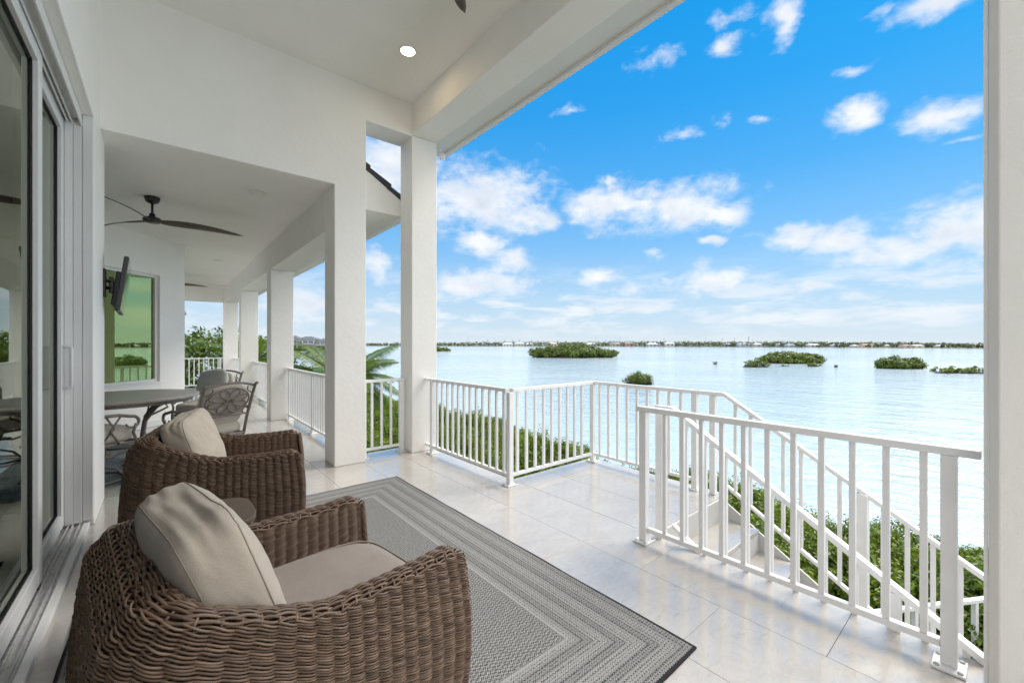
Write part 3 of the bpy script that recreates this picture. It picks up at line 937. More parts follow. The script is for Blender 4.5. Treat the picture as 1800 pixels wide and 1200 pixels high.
def stair_rail(label, x, ytop, bals, posts, flat_start):
    t = thing('stair_railing', label, 'railing', (x, ytop, 0), 0, 'sloping stair railings')
    yend = -2.3
    ll = (ytop - yend)
    for (nm, off, w, hgt_) in (('top_rail', RH - 0.034, 0.052, 0.034), ('bottom_rail', 0.10, 0.036, 0.030)):
        za, zb = off, off - ll * SLP
        p = [(ytop, za), (ytop, za + hgt_), (yend, zb + hgt_), (yend, zb)]
        MB().prism([(a - ytop, b) for a, b in p], 'x', -w / 2, w / 2).build(nm, 'rail_white', t, (x, ytop, 0), bevel=0.003)
    bb('top_rail', (x - 0.026, ytop + 0.0005, RH - 0.034), (x + 0.026, flat_start, RH), 'rail_white', t, 0.003)
    for (y, s) in posts:
        dz = max(0.0, (ytop - y)) * SLP
        zt = RH - 0.036 - dz
        bot = -RISE * max(0, math.ceil((1.618 - y) / RUN - 0.02)) if y < 1.618 else 0.0
        bb('post', (x - s / 2, y - s / 2, bot + 0.002), (x + s / 2, y + s / 2, zt), 'rail_white', t, 0.003)
    for y in bals:
        dz = max(0.0, (ytop - y)) * SLP
        bb('baluster', (x - 0.0125, y - 0.0125, 0.135 - dz if y < ytop else 0.05), (x + 0.0125, y + 0.0125, RH - 0.030 - dz), 'rail_white', t, 0.002)
    return t
stair_rail('outer sloping stair railing on the water side of the steps', 3.762, 1.60, [y for y in [1.51 - 0.1195 * i for i in range(31)] if abs(y - 0.68) > 0.05 and abs(y + 1.1) > 0.05], [(1.70, 0.05), (0.675, 0.085), (-1.1, 0.085)], 1.835)
stair_rail('inner sloping stair railing right behind the nearest railing', 2.64, 1.46, [y for y in [1.37 - 0.125 * i for i in range(29)] if abs(y - 0.35) > 0.05], [(1.555, 0.05), (0.35, 0.05), (-1.1, 0.05)], 1.585)

# ---- lower walkway railing near the plants
lw = thing('lower_railing', 'low white railing among the plants below the stairs', 'railing', (6.9, 0.9, -2.85), math.atan2(-0.51, 0.86))
bb('top_rail', (-1.15, -0.03, 0.90), (2.6, 0.03, 0.945), 'rail_white', lw, 0.003)
bb('bottom_rail', (-1.15, -0.02, 0.08), (2.6, 0.02, 0.115), 'rail_white', lw, 0.003)
for k in range(9):
    x = -1.1 + k * 0.46
    bb('post' if k % 4 == 0 else 'baluster', (x - 0.025, -0.025, 0.0 if k % 4 == 0 else 0.1155), (x + 0.025, 0.025, 0.8995), 'rail_white', lw, 0.002)

# ================================================================== CEILING FIXTURES
def downlight(x, y, z, lit, label, group):
    t = thing('recessed_light', label, 'light', (x, y, z), 0, group)
    MB().lathe([(0.066, -0.0015), (0.070, -0.008), (0.088, -0.006), (0.092, -0.0005)], 32).build('trim', 'light_trim', t, (x, y, z), smooth=True)
    MB().lathe([(0.0, -0.004), (0.066, -0.004), (0.066, -0.001)], 32).build('lens', 'lit_lens' if lit else 'light_lens', t, (x, y, z))
downlight(1.876, 3.87, 4.27, True, 'lit recessed light in the high porch ceiling', 'recessed ceiling lights')
for (x, y, lb) in ((0.83, 5.55, 'unlit recessed light in the dining ceiling nearest the opening'), (0.835, 7.9, 'recessed light by the tip of the long fan blade'),
                   (0.88, 10.57, 'third recessed light along the dining porch ceiling'), (0.90, 13.7, 'farthest recessed light of the dining porch ceiling')):
    downlight(x, y, 3.072, False, lb, 'recessed ceiling lights')
def blade_mesh(L=0.86):
    vs, fs = [], []
    n = 18
    for i in range(n + 1):
        t = i / n
        x = 0.07 + t * (L)
        w = 0.030 + 0.036 * math.sin(math.pi * min(1, t * 1.15) ** 0.8) if t < 0.9 else 0
        wid = (0.024 + 0.036 * (math.sin(math.pi * t ** 0.75) ** 0.8 if 0 < t < 1 else 0)) * (1 if t < 0.85 else math.sqrt(max(0.0, 1 - ((t - 0.85) / 0.15) ** 2)) + 0.02)
        pitch = -R(24 * (1 - t) ** 0.7 + 9)
        zc = 0.02 * math.sin(math.pi * t) - 0.012 * t
        for (yy, zz) in ((-1, -0.1), (-0.5, -0.35), (0.5, -0.35), (1, -0.1), (0.5, 0.25), (-0.5, 0.25)):
            y0, z0 = yy * wid, zz * 0.018 * (1 - 0.4 * t)
            vs.append((x, y0 * math.cos(pitch) - z0 * math.sin(pitch), zc + y0 * math.sin(pitch) + z0 * math.cos(pitch)))
    for i in range(n):
        for k in range(6):
            fs.append((i * 6 + k, i * 6 + (k + 1) % 6, (i + 1) * 6 + (k + 1) % 6, (i + 1) * 6 + k))
    fs.append((0, 1, 2, 3, 4, 5)[::-1])
    fs.append(tuple(n * 6 + k for k in range(6)))
    return me_new('blade', vs, fs, True)
BLADE = blade_mesh()
def ceiling_fan(x, y, zc, drop, angs, label):
    t = thing('ceiling_fan', label, 'ceiling fan', (x, y, zc), 0, 'three bladed ceiling fans')
    MB().lathe([(0.0, -0.075), (0.03, -0.074), (0.062, -0.055), (0.073, -0.02), (0.075, -0.001)], 28).build('canopy', 'black_metal', t, (x, y, zc), smooth=True)
    MB().lathe([(0.012, -drop + 0.05), (0.012, -0.07)], 12).build('downrod', 'black_metal', t, (x, y, zc), smooth=True)
    MB().lathe([(0.0, -drop - 0.03), (0.07, -drop - 0.028), (0.088, -drop - 0.012), (0.09, -drop + 0.012), (0.075, -drop + 0.028), (0.034, -drop + 0.036), (0.026, -drop + 0.075), (0.015, -drop + 0.085), (0.0, -drop + 0.085)], 28).build('motor', 'black_metal', t, (x, y, zc), smooth=True)
    for a in angs:
        link('blade', BLADE, 'blade_wood', t, (x, y, zc - drop - 0.005), (0, 0, a))
    return t
ceiling_fan(-0.105, 6.52, 3.072, 0.27, [R(6), R(126), R(246)], 'dark three bladed ceiling fan over the dining table')
ceiling_fan(1.04, 2.12, 4.27, 0.375, [math.atan2(2.68 - 2.28, 1.68 - 1.16) + k * R(120) for k in range(3)], 'dark ceiling fan with one blade tip at the top edge')
ceiling_fan(-0.05, 13.2, 3.072, 0.27, [R(-8), R(112), R(232)], 'far ceiling fan half hidden by the angled wall')

fl_t = thing('flood_light', 'small white floodlight under the eave beside the corner column', 'light', (2.80, 4.86, 3.9))
MB().lathe([(0.0, 0.0), (0.035, 0.0), (0.045, -0.012), (0.045, -0.018), (0.0, -0.018)], 16).build('mount', 'vinyl_white', fl_t, (2.80, 4.86, 3.9145), smooth=True)
MB().tube([(0, 0, -0.015), (0, 0, -0.05), (0.015, -0.02, -0.07)], 0.012, 8).build('arm', 'vinyl_white', fl_t, (2.80, 4.86, 3.9145), smooth=True)
MB().lathe([(0.0, 0.04), (0.028, 0.04), (0.04, 0.0), (0.042, -0.045), (0.036, -0.05)], 16).build('lamp_head', 'vinyl_white', fl_t, (2.825, 4.825, 3.83), smooth=True, rot=(R(35), R(-25), 0))
MB().lathe([(0.0, -0.052), (0.036, -0.050)], 16).build('lens', 'flood_lens', fl_t, (2.825, 4.825, 3.83), rot=(R(35), R(-25), 0))

# ---- television on its wall arm
tv = thing('television', 'black flat television seen nearly edge on by the green window', 'television', (-0.30, 5.25, 1.85))
tilt = R(7.5)
b = bx('housing', (-0.288, 5.30, 1.86), (0.032, 0.80, 0.475), 'black_plastic', tv, 0.006, rot=(0, tilt, R(1.5)))
bx('screen', (-0.270, 5.30, 1.857), (0.003, 0.785, 0.455), 'screen', tv, rot=(0, tilt, R(1.5)))
bx('back_box', (-0.325, 5.30, 1.83), (0.045, 0.50, 0.30), 'black_plastic', tv, 0.008, rot=(0, tilt, R(1.5)))
mt = thing('wall_mount', 'black jointed wall bracket carrying the television', 'bracket', (XW, 4.99, 1.85))
bb('plate', (XW + 0.001, 4.93, 1.74), (XW + 0.014, 5.03, 1.98), 'black_metal', mt, 0.003)
MB().tube([(XW + 0.014, 4.98, 1.88), (XW + 0.045, 5.02, 1.88), (XW + 0.03, 5.12, 1.88), (-0.35, 5.2, 1.87)], 0.014, 6).tube([(XW + 0.014, 4.98, 1.82), (XW + 0.045, 5.02, 1.82), (XW + 0.03, 5.12, 1.82), (-0.35, 5.2, 1.83)], 0.014, 6).build('arm', 'black_metal', mt)
bb('hinge', (XW + 0.03, 5.0, 1.78), (XW + 0.062, 5.035, 1.92), 'black_metal', mt, 0.004)
for o in mt.children:
    if o.name.startswith('arm'):
        o.location = -Vector(mt['_o'])

# ================================================================== RUGS
def wavy_rug():
    nx_, ny_ = 60, 88
    V, Fq = [], []
    for j in range(ny_ + 1):
        for i in range(nx_ + 1):
            x = -RUGX + 2 * RUGX * i / nx_
            y = -RUGY + 2 * RUGY * j / ny_
            ed = min(RUGX - abs(x), RUGY - abs(y))
            k = max(0.0, 1 - ed / 0.10)
            wx = 0.006 * k * mnoise.noise(Vector((x * 1.2, y * 3.0, 3.0)))
            wy = 0.006 * k * mnoise.noise(Vector((x * 3.0, y * 1.2, 9.0)))
            z = 0.0085 + 0.0030 * max(0.0, mnoise.noise(Vector((x * 2.2, y * 2.2, 1.0)))) + 0.004 * k * max(0.0, mnoise.noise(Vector((x * 4, y * 4, 5.0))))
            V.append((x + wx, y + wy, z))
    n = nx_ + 1
    for j in range(ny_):
        for i in range(nx_):
            Fq.append((j * n + i, j * n + i + 1, (j + 1) * n + i + 1, (j + 1) * n + i))
    rim_ = [i for i in range(n)] + [j * n + nx_ for j in range(1, ny_ + 1)] + [ny_ * n + i for i in range(nx_ - 1, -1, -1)] + [j * n for j in range(ny_ - 1, 0, -1)]
    b0 = len(V)
    for q in rim_:
        V.append((V[q][0], V[q][1], 0.0006))
    m = len(rim_)
    for q in range(m):
        Fq.append((rim_[q], b0 + q, b0 + (q + 1) % m, rim_[(q + 1) % m]))
    return me_new('porch_rug', V, Fq)
rug = link('porch_rug', wavy_rug(), 'rug_weave', None, ((1.797 - 0.335) / 2, (3.962 + 0.883) / 2, 0.0))
tag(rug, 'large grey flat woven rug with striped border under the armchairs', 'rug')
rug2 = bb('dining_rug', (-1.75, 5.42, 0.0006), (0.20, 7.5, 0.009), 'blue_rug_weave', None, 0.003)
tag(rug2, 'mottled blue grey rug under the dining table', 'rug')

# ================================================================== WICKER ARMCHAIRS
def np_tube(P, N, rn, rb, sides=5, taper=False):
    T = np.gradient(P, axis=0)
    T /= np.linalg.norm(T, axis=1, keepdims=True) + 1e-9
    N = N - T * np.sum(N * T, axis=1, keepdims=True)
    N /= np.linalg.norm(N, axis=1, keepdims=True) + 1e-9
    Bn = np.cross(T, N)
    n = len(P)
    a = np.arange(sides) * 2 * math.pi / sides
    k_ = np.ones(n)
    if taper:
        k_[[0, -1]] = 0.05
        k_[[1, -2]] = 0.7
    k_ = k_[:, None, None]
    v = P[:, None, :] + N[:, None, :] * (np.cos(a) * rn)[None, :, None] * k_ + Bn[:, None, :] * (np.sin(a) * rb)[None, :, None] * k_
    i = np.arange(n - 1)[:, None] * sides
    k = np.arange(sides)[None, :]
    k2 = (np.arange(sides) + 1) % sides
    f = np.stack([i + k, i + k2[None, :], i + sides + k2[None, :], i + sides + k], axis=2).reshape(-1, 4)
    return v.reshape(-1, 3), f

class NPM:
    def __init__(self):
        self.V, self.Fc, self.n = [], [], 0
    def add(self, v, f):
        self.V.append(v)
        self.Fc.append(f + self.n)
        self.n += len(v)
    def mesh(self, name):
        return me_new(name, np.concatenate(self.V), np.concatenate(self.Fc), True)

XF, XB, WY, RC, TK = 0.40, -0.43, 0.385, 0.12, 0.056
def upath(step=0.0075, inset=0.0):
    pts, r = [], RC - inset
    w, b = WY - inset, XB + inset
    def seg(p, q):
        n = max(2, int(math.dist(p, q) / 0.004))
        return [(p[0] + (q[0] - p[0]) * i / n, p[1] + (q[1] - p[1]) * i / n) for i in range(n)]
    def arc(cx, cy_, a0, a1):
        n = 60
        return [(cx + r * math.cos(a0 + (a1 - a0) * i / n), cy_ + r * math.sin(a0 + (a1 - a0) * i / n)) for i in range(n)]
    pts = seg((XF, -w), (b + r, -w)) + arc(b + r, -w + r, -math.pi / 2, -math.pi) + seg((b, -w + r), (b, w - r)) + arc(b + r, w - r, math.pi, math.pi / 2) + seg((b + r, w), (XF, w)) + [(XF, w)]
    P = np.array(pts)
    ds = np.r_[0, np.cumsum(np.linalg.norm(np.diff(P, axis=0), axis=1))]
    s = np.arange(0, ds[-1], step)
    Q = np.stack([np.interp(s, ds, P[:, 0]), np.interp(s, ds, P[:, 1])], axis=1)
    T = np.gradient(Q, axis=0)
    T /= np.linalg.norm(T, axis=1, keepdims=True)
    N = np.stack([T[:, 1], -T[:, 0]], axis=1)          # points out of the tub
    cm = np.array([0.0, 0.0])
    if np.mean(np.sum(N * (Q - cm), axis=1)) < 0:
        N = -N
    return s, Q, N
def sstep(x, a, b):
    t = np.clip((x - a) / (b - a), 0, 1)
    return t * t * (3 - 2 * t)
def ztop(x):
    return 0.603 + 0.165 * np.clip((-x - 0.03) / 0.40, 0, 1) ** 1.3 + 0.010 * sstep(x, 0.2, 0.42)
def shell(Q, N, z, outer=True):
    """point on the tub wall at height z: flares backwards at the foot, bellies at the sides"""
    t = np.clip(z / ztop(Q[:, 0]), 0, 1)
    bw = sstep(-Q[:, 0], 0.05, 0.43)
    fw = sstep(Q[:, 0], 0.1, 0.42)
    bul = 0.022 * np.sin(math.pi * t) if outer else 0.0
    k = 1.0 if outer else 0.35
    P = np.stack([Q[:, 0] + N[:, 0] * bul - k * bw * np.where(t > 0.9, 0.058 * (np.clip(1 - t, 0, 1) / 0.1) ** 0.9, 0.058 + 0.042 * (0.9 - t) / 0.9) + k * 0.03 * fw * np.sin(math.pi * t), Q[:, 1] + N[:, 1] * bul, z], axis=1)
    N3 = np.stack([N[:, 0], N[:, 1], np.zeros(len(N))], axis=1)
    return P, N3

def wicker_mesh():
    rng = np.random.default_rng(5)
    M = NPM()
    p = 0.043
    for outer, inset, z0 in ((True, 0.0, 0.035), (False, TK, 0.33)):
        s, Q, N = upath(0.0080, inset)
        if not outer:
            N = -N
        rows = 80 if outer else 37
        zt = ztop(Q[:, 0]) - 0.012
        ph0 = math.pi * s / p
        for r in range(rows):
            x_ = (r + 0.5) / rows
            bwk = sstep(-Q[:, 0], 0.05, 0.43)
            tb_ = 0.9 * x_ / 0.875 if x_ < 0.875 else 0.9 + 0.1 * (x_ - 0.875) / 0.125
            z = z0 + (x_ * (1 - bwk) + tb_ * bwk) * (zt - z0)
            P, N3 = shell(Q, N if outer else -N, z, outer)
            if not outer:
                N3 = -N3
            jit = rng.normal(0, 0.05) + 0.12 * np.sin(s * 3 + r)
            for kk in (0, 1):
                ph = ph0 + kk * math.pi + jit
                amp = 0.0070 * (1 + 0.12 * rng.normal())
                Pz = P + N3 * (amp * np.cos(ph) + 0.0035)[:, None]
                Pz[:, 2] += 0.0046 * np.sin(ph) + 0.0009 * np.sin(s * 41 + r * 1.7)
                M.add(*np_tube(Pz, N3, 0.0029, 0.0031, 5))
    return M.mesh('wicker_weave')

def rim_mesh():
    M = NPM()
    s, Q, N = upath(0.008, TK / 2)
    zc = ztop(Q[:, 0]) - 0.028 * sstep(Q[:, 0], XF - 0.045, XF + 0.004)
    N3 = np.stack([N[:, 0], N[:, 1], np.zeros(len(N))], axis=1)
    base = np.stack([Q[:, 0], Q[:, 1], zc], axis=1)
    # lengthwise cords that dive over and under the bent-over stakes
    nl = 12
    for k in range(nl):
        g = (k - (nl - 1) / 2) / ((nl - 1) / 2)
        off = g * (TK / 2 + 0.006)
        sag = -0.013 * abs(g) ** 2.2
        ph = math.pi * s / 0.043 + math.pi * k + 0.35 * np.sin(s * 5 + k)
        P = base + N3 * (off + 0.002 * np.sin(ph * 0.5 + k))[:, None]
        P[:, 2] += 0.006 + sag + 0.0042 * np.cos(ph)
        ND = N3 * g * 0.8
        ND[:, 2] += 1.0
        M.add(*np_tube(P, ND, 0.0036, 0.0041, 5, True))
    ci = np.arange(2, len(s) - 2, max(1, int(round(0.043 / 0.008))))
    for q, i0 in enumerate(ci):
        c0, n0 = base[i0], N3[i0]
        tg = np.array([-n0[1], n0[0], 0.0])
        a = np.linspace(-0.25, math.pi + 0.25, 12)
        P = c0[None, :] + n0[None, :] * ((TK / 2 + 0.008) * np.cos(a))[:, None] + tg[None, :] * (0.016 * (a / math.pi - 0.5))[:, None]
        P[:, 2] += 0.010 * np.sin(a) - 0.006
        ND = n0[None, :] * np.cos(a)[:, None] + np.array([[0, 0, 1.0]]) * np.sin(a)[:, None]
        M.add(*np_tube(P, ND, 0.0032, 0.0038, 5))
    # upright braids on the front ends of the arms
    for sy in (-1, 1):
        z = np.arange(0.03, 0.592, 0.008)
        t = z / 0.64
        cx_ = XF + 0.03 * np.sin(math.pi * t) + 0.002
        base = np.stack([cx_, np.full(len(z), sy * (WY - TK / 2)) + sy * 0.012 * np.sin(math.pi * t), z], axis=1)
        for k in range(10):
            ph = z * 2 * math.pi / 0.16 + 2 * math.pi * k / 10
            P = base.copy()
            P[:, 1] += (TK / 2 + 0.010) * np.cos(ph)
            P[:, 0] += 0.015 * np.sin(ph)
            ND = np.stack([np.sin(ph), np.cos(ph), np.zeros(len(z))], axis=1)
            M.add(*np_tube(P, ND, 0.0042, 0.0048, 5, True))
    # woven apron under the seat
    y = np.arange(-(WY - TK), WY - TK, 0.008)
    for r in range(24):
        for kk in (0, 1):
            ph = math.pi * y / 0.043 + kk * math.pi
            P = np.stack([np.full(len(y), XF - 0.03) + 0.006 * np.cos(ph), y, 0.05 + r * 0.0115 + 0.0034 * np.sin(ph)], axis=1)
            M.add(*np_tube(P, np.tile(np.array([[1.0, 0, 0]]), (len(y), 1)), 0.0042, 0.0046, 5))
    return M.mesh('rim_braid')

def core_mesh():
    s, Q, N = upath(0.02, 0.0)
    s2, Q2, N2 = upath(0.02, TK)
    ins = np.interp(np.linspace(0, 1, len(s)), np.linspace(0, 1, len(s2)), np.arange(len(s2)))
    idx = np.clip(np.round(ins).astype(int), 0, len(s2) - 1)
    Q2, N2 = Q2[idx], N2[idx]
    rings = []
    zt = ztop(Q[:, 0]) - 0.024
    for t in list(np.linspace(0.04, 0.86, 9)) + [0.88, 0.90, 0.93, 0.96, 0.98, 1.0]:
        P, n3 = shell(Q, N, zt * t, True)
        rings.append(P - n3 * 0.004)
    zt2 = ztop(Q2[:, 0]) - 0.024
    for t in np.linspace(1, 0.04, 10):
        P, n3 = shell(Q2, N2, zt2 * t, False)
        rings.append(P + n3 * 0.004)
    A = np.stack(rings, axis=0)
    nr, n = A.shape[:2]
    V = A.reshape(-1, 3)
    fs = []
    for i in range(nr):
        j = (i + 1) % nr
        for k in range(n - 1):
            fs.append((i * n + k, j * n + k, j * n + k + 1, i * n + k + 1))
    fs.append(tuple(i * n for i in range(nr)))
    fs.append(tuple(i * n + n - 1 for i in range(nr - 1, -1, -1)))
    return me_new('core', V.tolist(), fs)

def superbox(hx, hy, hz, p=4.0, n=14, wr=0.0, seed=0, crown=0.0, freq=7.0):
    """soft box cushion with a little crown and creases"""
    bm = bmesh.new()
    bmesh.ops.create_cube(bm, size=2.0)
    bmesh.ops.subdivide_edges(bm, edges=bm.edges[:], cuts=n, use_grid_fill=True)
    for v in bm.verts:
        x, y, z = v.co
        k = (abs(x) ** p + abs(y) ** p + abs(z) ** p) ** (1 / p)
        q = Vector((x, y, z)) / k
        c = Vector((q.x * hx, q.y * hy, q.z * hz))
        c.z += crown * (1 - q.x ** 2) * (1 - q.y ** 2) * (1 if q.z > 0 else -1)
        if wr:
            d = Vector((q.x / hx, q.y / hy, q.z / hz)).normalized()
            w = mnoise.fractal(Vector((c.x * freq * 0.6 + seed, c.y * freq * 0.6, c.z * freq * 2.1)), 0.8, 2.1, 4)
            w2 = mnoise.ridged_multi_fractal(Vector((c.x * 6 + c.z * 5 + seed, c.y * 5, c.z * 14)), 0.9, 2.0, 3, 1.0, 2.0)
            c += d * (wr * w + wr * 0.35 * (w2 - 1.0))
        v.co = c
    me = bpy.data.meshes.new('cushion')
    bm.to_mesh(me)
    bm.free()
    me.polygons.foreach_set('use_smooth', np.ones(len(me.polygons), dtype=bool))
    return me

WICK, RIM, CORE = wicker_mesh(), rim_mesh(), core_mesh()
SEAT = superbox(0.33, 0.30, 0.072, 5.0, 14, 0.006, 2, 0.018, 5.0)
SEATPIPE = MB()
for zz in (-0.052, 0.052):
    SEATPIPE.tube([(0.325 * math.copysign(abs(math.cos(a)) ** 0.4, math.cos(a)), 0.296 * math.copysign(abs(math.sin(a)) ** 0.4, math.sin(a)), zz) for a in np.linspace(0, 2 * math.pi, 72, endpoint=False)], 0.004, 5, True)
SEATPIPE = SEATPIPE.mesh('piping', True)
FOOT = MB().lathe([(0.018, 0.0), (0.022, 0.03), (0.022, 0.07)], 10).mesh('foot', True)

def armchair(label, ca, rot):
    t = thing('wicker_armchair', label, 'armchair', (0, 0, 0), 0, 'wicker tub armchairs')
    link('core', CORE, 'wicker_core', t)
    link('wicker_weave', WICK, 'wicker', t, kind='stuff')
    link('rim_braid', RIM, 'wicker', t, kind='stuff')
    sc = link('seat_cushion', SEAT, 'seat_fabric', t, (0.085, 0, 0.385))
    link('piping', SEATPIPE, 'seat_fabric', sc)
    for (x, y) in ((0.34, 0.33), (0.34, -0.33), (-0.36, 0.30), (-0.36, -0.30)):
        link('foot', FOOT, 'wicker_core', t, (x, y, 0.0))
    t.location = (*ca, 0.0102)
    t.rotation_euler = (0, 0, rot)
    t['_o'] = (0, 0, 0)
    return t
A1 = armchair('nearest brown wicker armchair with the large beige pillow', (0.352, 1.575), R(7.4))
A2 = armchair('second brown wicker armchair, between the first and the dining table', (0.385, 3.535), R(-12.5))

from mathutils.bvhtree import BVHTree
def pillow(label, chair, loc, rot, seed, s=(0.125, 0.27, 0.255), p=6.0):
    me = superbox(s[0], s[1], s[2], p, 40, 0.0, seed)
    rg_ = random.Random(seed)
    # long folds that run from the squeezed upper corner across the face, plus soft hand dents
    for v in me.vertices:
        x, y, z = v.co
        a, b_ = abs(y) / s[1], abs(z) / s[2]
        k = max(0.0, a + b_ - 1.25)
        nx = max(-1.0, min(1.0, x / (0.6 * s[0])))
        face = max(0.0, 1 - max(a, b_) ** 3)
        w = 0.014 * mnoise.fractal(Vector((y * 4 + seed * 3, z * 4, 1.0 if x > 0 else -1.0)), 0.7, 2.0, 3)
        # corners fold in and stick out
        v.co.y = y * (1 + 0.03 * k)
        v.co.z = z * (1 + 0.03 * k)
        v.co.x = x * (1 - 0.10 * k) + nx * max(0.0, (1 - a * a) * (1 - b_ * b_)) * 0.036 + nx * face * w
        v.co.z += 0.010 * mnoise.noise(Vector((y * 5, nx * 2, seed * 1.7)))
    me.update()
    nv_ = [v.normal.copy() for v in me.vertices]
    for v, n_ in zip(me.vertices, nv_):
        x, y, z = v.co
        wp = 0.7 * mnoise.noise(Vector((x * 5 + seed, y * 5, z * 5)))
        n1 = mnoise.noise(Vector((y * 30 + x * 22 + z * 10 + wp + seed, x * 4, z * 4)))
        n2 = mnoise.noise(Vector((y * 11 - x * 9 + z * 15 + 2 * wp, z * 3 + seed, y * 3)))
        mk = max(0.0, min(1.0, 0.45 + 1.5 * mnoise.noise(Vector((y * 5 + seed * 5, z * 5, x * 5)))))
        v.co += n_ * (0.0050 * mk * (0.35 - min(0.7, abs(n1) * 1.7)) + 0.0016 * (0.35 - min(0.7, abs(n2) * 1.6)))
    me.update()
    o = link('throw_pillow', me, 'pillow_fabric', None)
    tag(o, label, 'pillow', 'beige pillows on the armchairs')
    M = Matrix.Translation(Vector(chair.location)) @ Matrix.Rotation(chair.rotation_euler[2], 4, 'Z') @ Matrix.Translation(Vector(loc)) @ Matrix.Rotation(rot[2], 4, 'Z') @ Matrix.Rotation(rot[1], 4, 'Y') @ Matrix.Rotation(rot[0], 4, 'X')
    o.matrix_world = M
    bvh = BVHTree.FromPolygons([v.co.copy() for v in me.vertices], [tuple(q.vertices) for q in me.polygons])
    for sx_ in (-1, 1):
        gx = 0.72
        k0 = (1 - gx ** p) ** (1 / p)
        pts = []
        for a in np.linspace(0, 2 * math.pi, 160, endpoint=False):
            c_, s2 = math.cos(a), math.sin(a)
            q = Vector((sx_ * gx * s[0], 1.02 * k0 * s[1] * math.copysign(abs(c_) ** (2 / p), c_), 1.02 * k0 * s[2] * math.copysign(abs(s2) ** (2 / p), s2)))
            h_ = bvh.find_nearest(q)
            pts.append(h_[0] + h_[1] * 0.0004)
        sm = MB().tube(pts, 0.0021, 5, True).build('seam', 'seam_thread', None, smooth=True)
        sm.parent = o
    return o
pillow('large beige pillow leaning in the nearest wicker armchair', A1, (-0.238, -0.015, 0.612), (R(-3), R(-19), R(3)), 1, (0.088, 0.30, 0.275))
pillow('beige pillow leaning in the second wicker armchair', A2, (-0.215, 0.0, 0.612), (R(4), R(-18), R(-6)), 4, (0.080, 0.262, 0.245))

# ---- small side table between the armchairs
stt = thing('side_table', 'low brown wicker side table between the two armchairs', 'side table', (0, 0, 0))
MB().prism([(x * 0.235, y * 0.21) for x, y in [(math.copysign(abs(math.cos(a)) ** 0.5, math.cos(a)), math.copysign(abs(math.sin(a)) ** 0.5, math.sin(a))) for a in np.linspace(0, 2 * math.pi, 40, endpoint=False)]], 'z', 0.475, 0.50).build('table_top', 'seat_fabric' if False else 'blade_wood', stt, bevel=0.006)
SM = NPM()
aa = np.arange(0, 2 * math.pi + 0.02, 0.02)
for r in range(38):
    for kk in (0, 1):
        ph = aa * 18 + kk * math.pi
        rx = 0.215 + 0.005 * np.cos(ph)
        x = rx * np.sign(np.cos(aa)) * np.abs(np.cos(aa)) ** 0.55
        y = (rx - 0.025) * np.sign(np.sin(aa)) * np.abs(np.sin(aa)) ** 0.55
        P = np.stack([x, y, np.full(len(aa), 0.035 + r * 0.0116) + 0.003 * np.sin(ph)], axis=1)
        SM.add(*np_tube(P, np.stack([np.cos(aa), np.sin(aa), 0 * aa], axis=1), 0.004, 0.0046, 5))
link('wicker_weave', SM.mesh('table_weave'), 'wicker', stt, kind='stuff')
MB().prism([(x * 0.20, y * 0.178) for x, y in [(math.copysign(abs(math.cos(a)) ** 0.55, math.cos(a)), math.copysign(abs(math.sin(a)) ** 0.55, math.sin(a))) for a in np.linspace(0, 2 * math.pi, 40, endpoint=False)]], 'z', 0.02, 0.474).build('core', 'wicker_core', stt)
stt.location = (0.12, 2.50, 0.0102)

# ================================================================== DINING SET
tb = thing('dining_table', 'round dining table with mottled top on a cast metal base', 'table', (0, 0, 0))
MB().lathe([(0.0, 0.715), (0.66, 0.715), (0.69, 0.725), (0.695, 0.742), (0.685, 0.755), (0.0, 0.755)], 72).build('table_top', 'table_top', tb, smooth=False, bevel=0.0)
MB().lathe([(0.60, 0.68), (0.63, 0.68), (0.63, 0.714), (0.60, 0.714)], 48).build('apron_ring', 'cast_metal', tb)
for k in range(4):
    a = R(45 + 90 * k)
    ca, sa = math.cos(a), math.sin(a)
    MB().tube([(0.55 * ca, 0.55 * sa, 0.70), (0.42 * ca, 0.42 * sa, 0.64), (0.28 * ca, 0.28 * sa, 0.48), (0.25 * ca, 0.25 * sa, 0.30), (0.33 * ca, 0.33 * sa, 0.12), (0.46 * ca, 0.46 * sa, 0.012)], [0.016, 0.019, 0.022, 0.022, 0.02, 0.022], 8).build('leg', 'cast_metal', tb, smooth=True)
    MB().tube([(0.50 * ca, 0.50 * sa, 0.70), (0.44 * ca - 0.12 * sa, 0.44 * sa + 0.12 * ca, 0.62), (0.3 * ca, 0.3 * sa, 0.52)], 0.010, 6).build('scroll', 'cast_metal', tb, smooth=True)
MB().tube([(0.265 * math.cos(a), 0.265 * math.sin(a), 0.22) for a in np.linspace(0, 2 * math.pi, 28, endpoint=False)], 0.014, 6, True).build('stretcher', 'cast_metal', tb, smooth=True)
tb.location = (-0.36, 6.32, 0.0095)

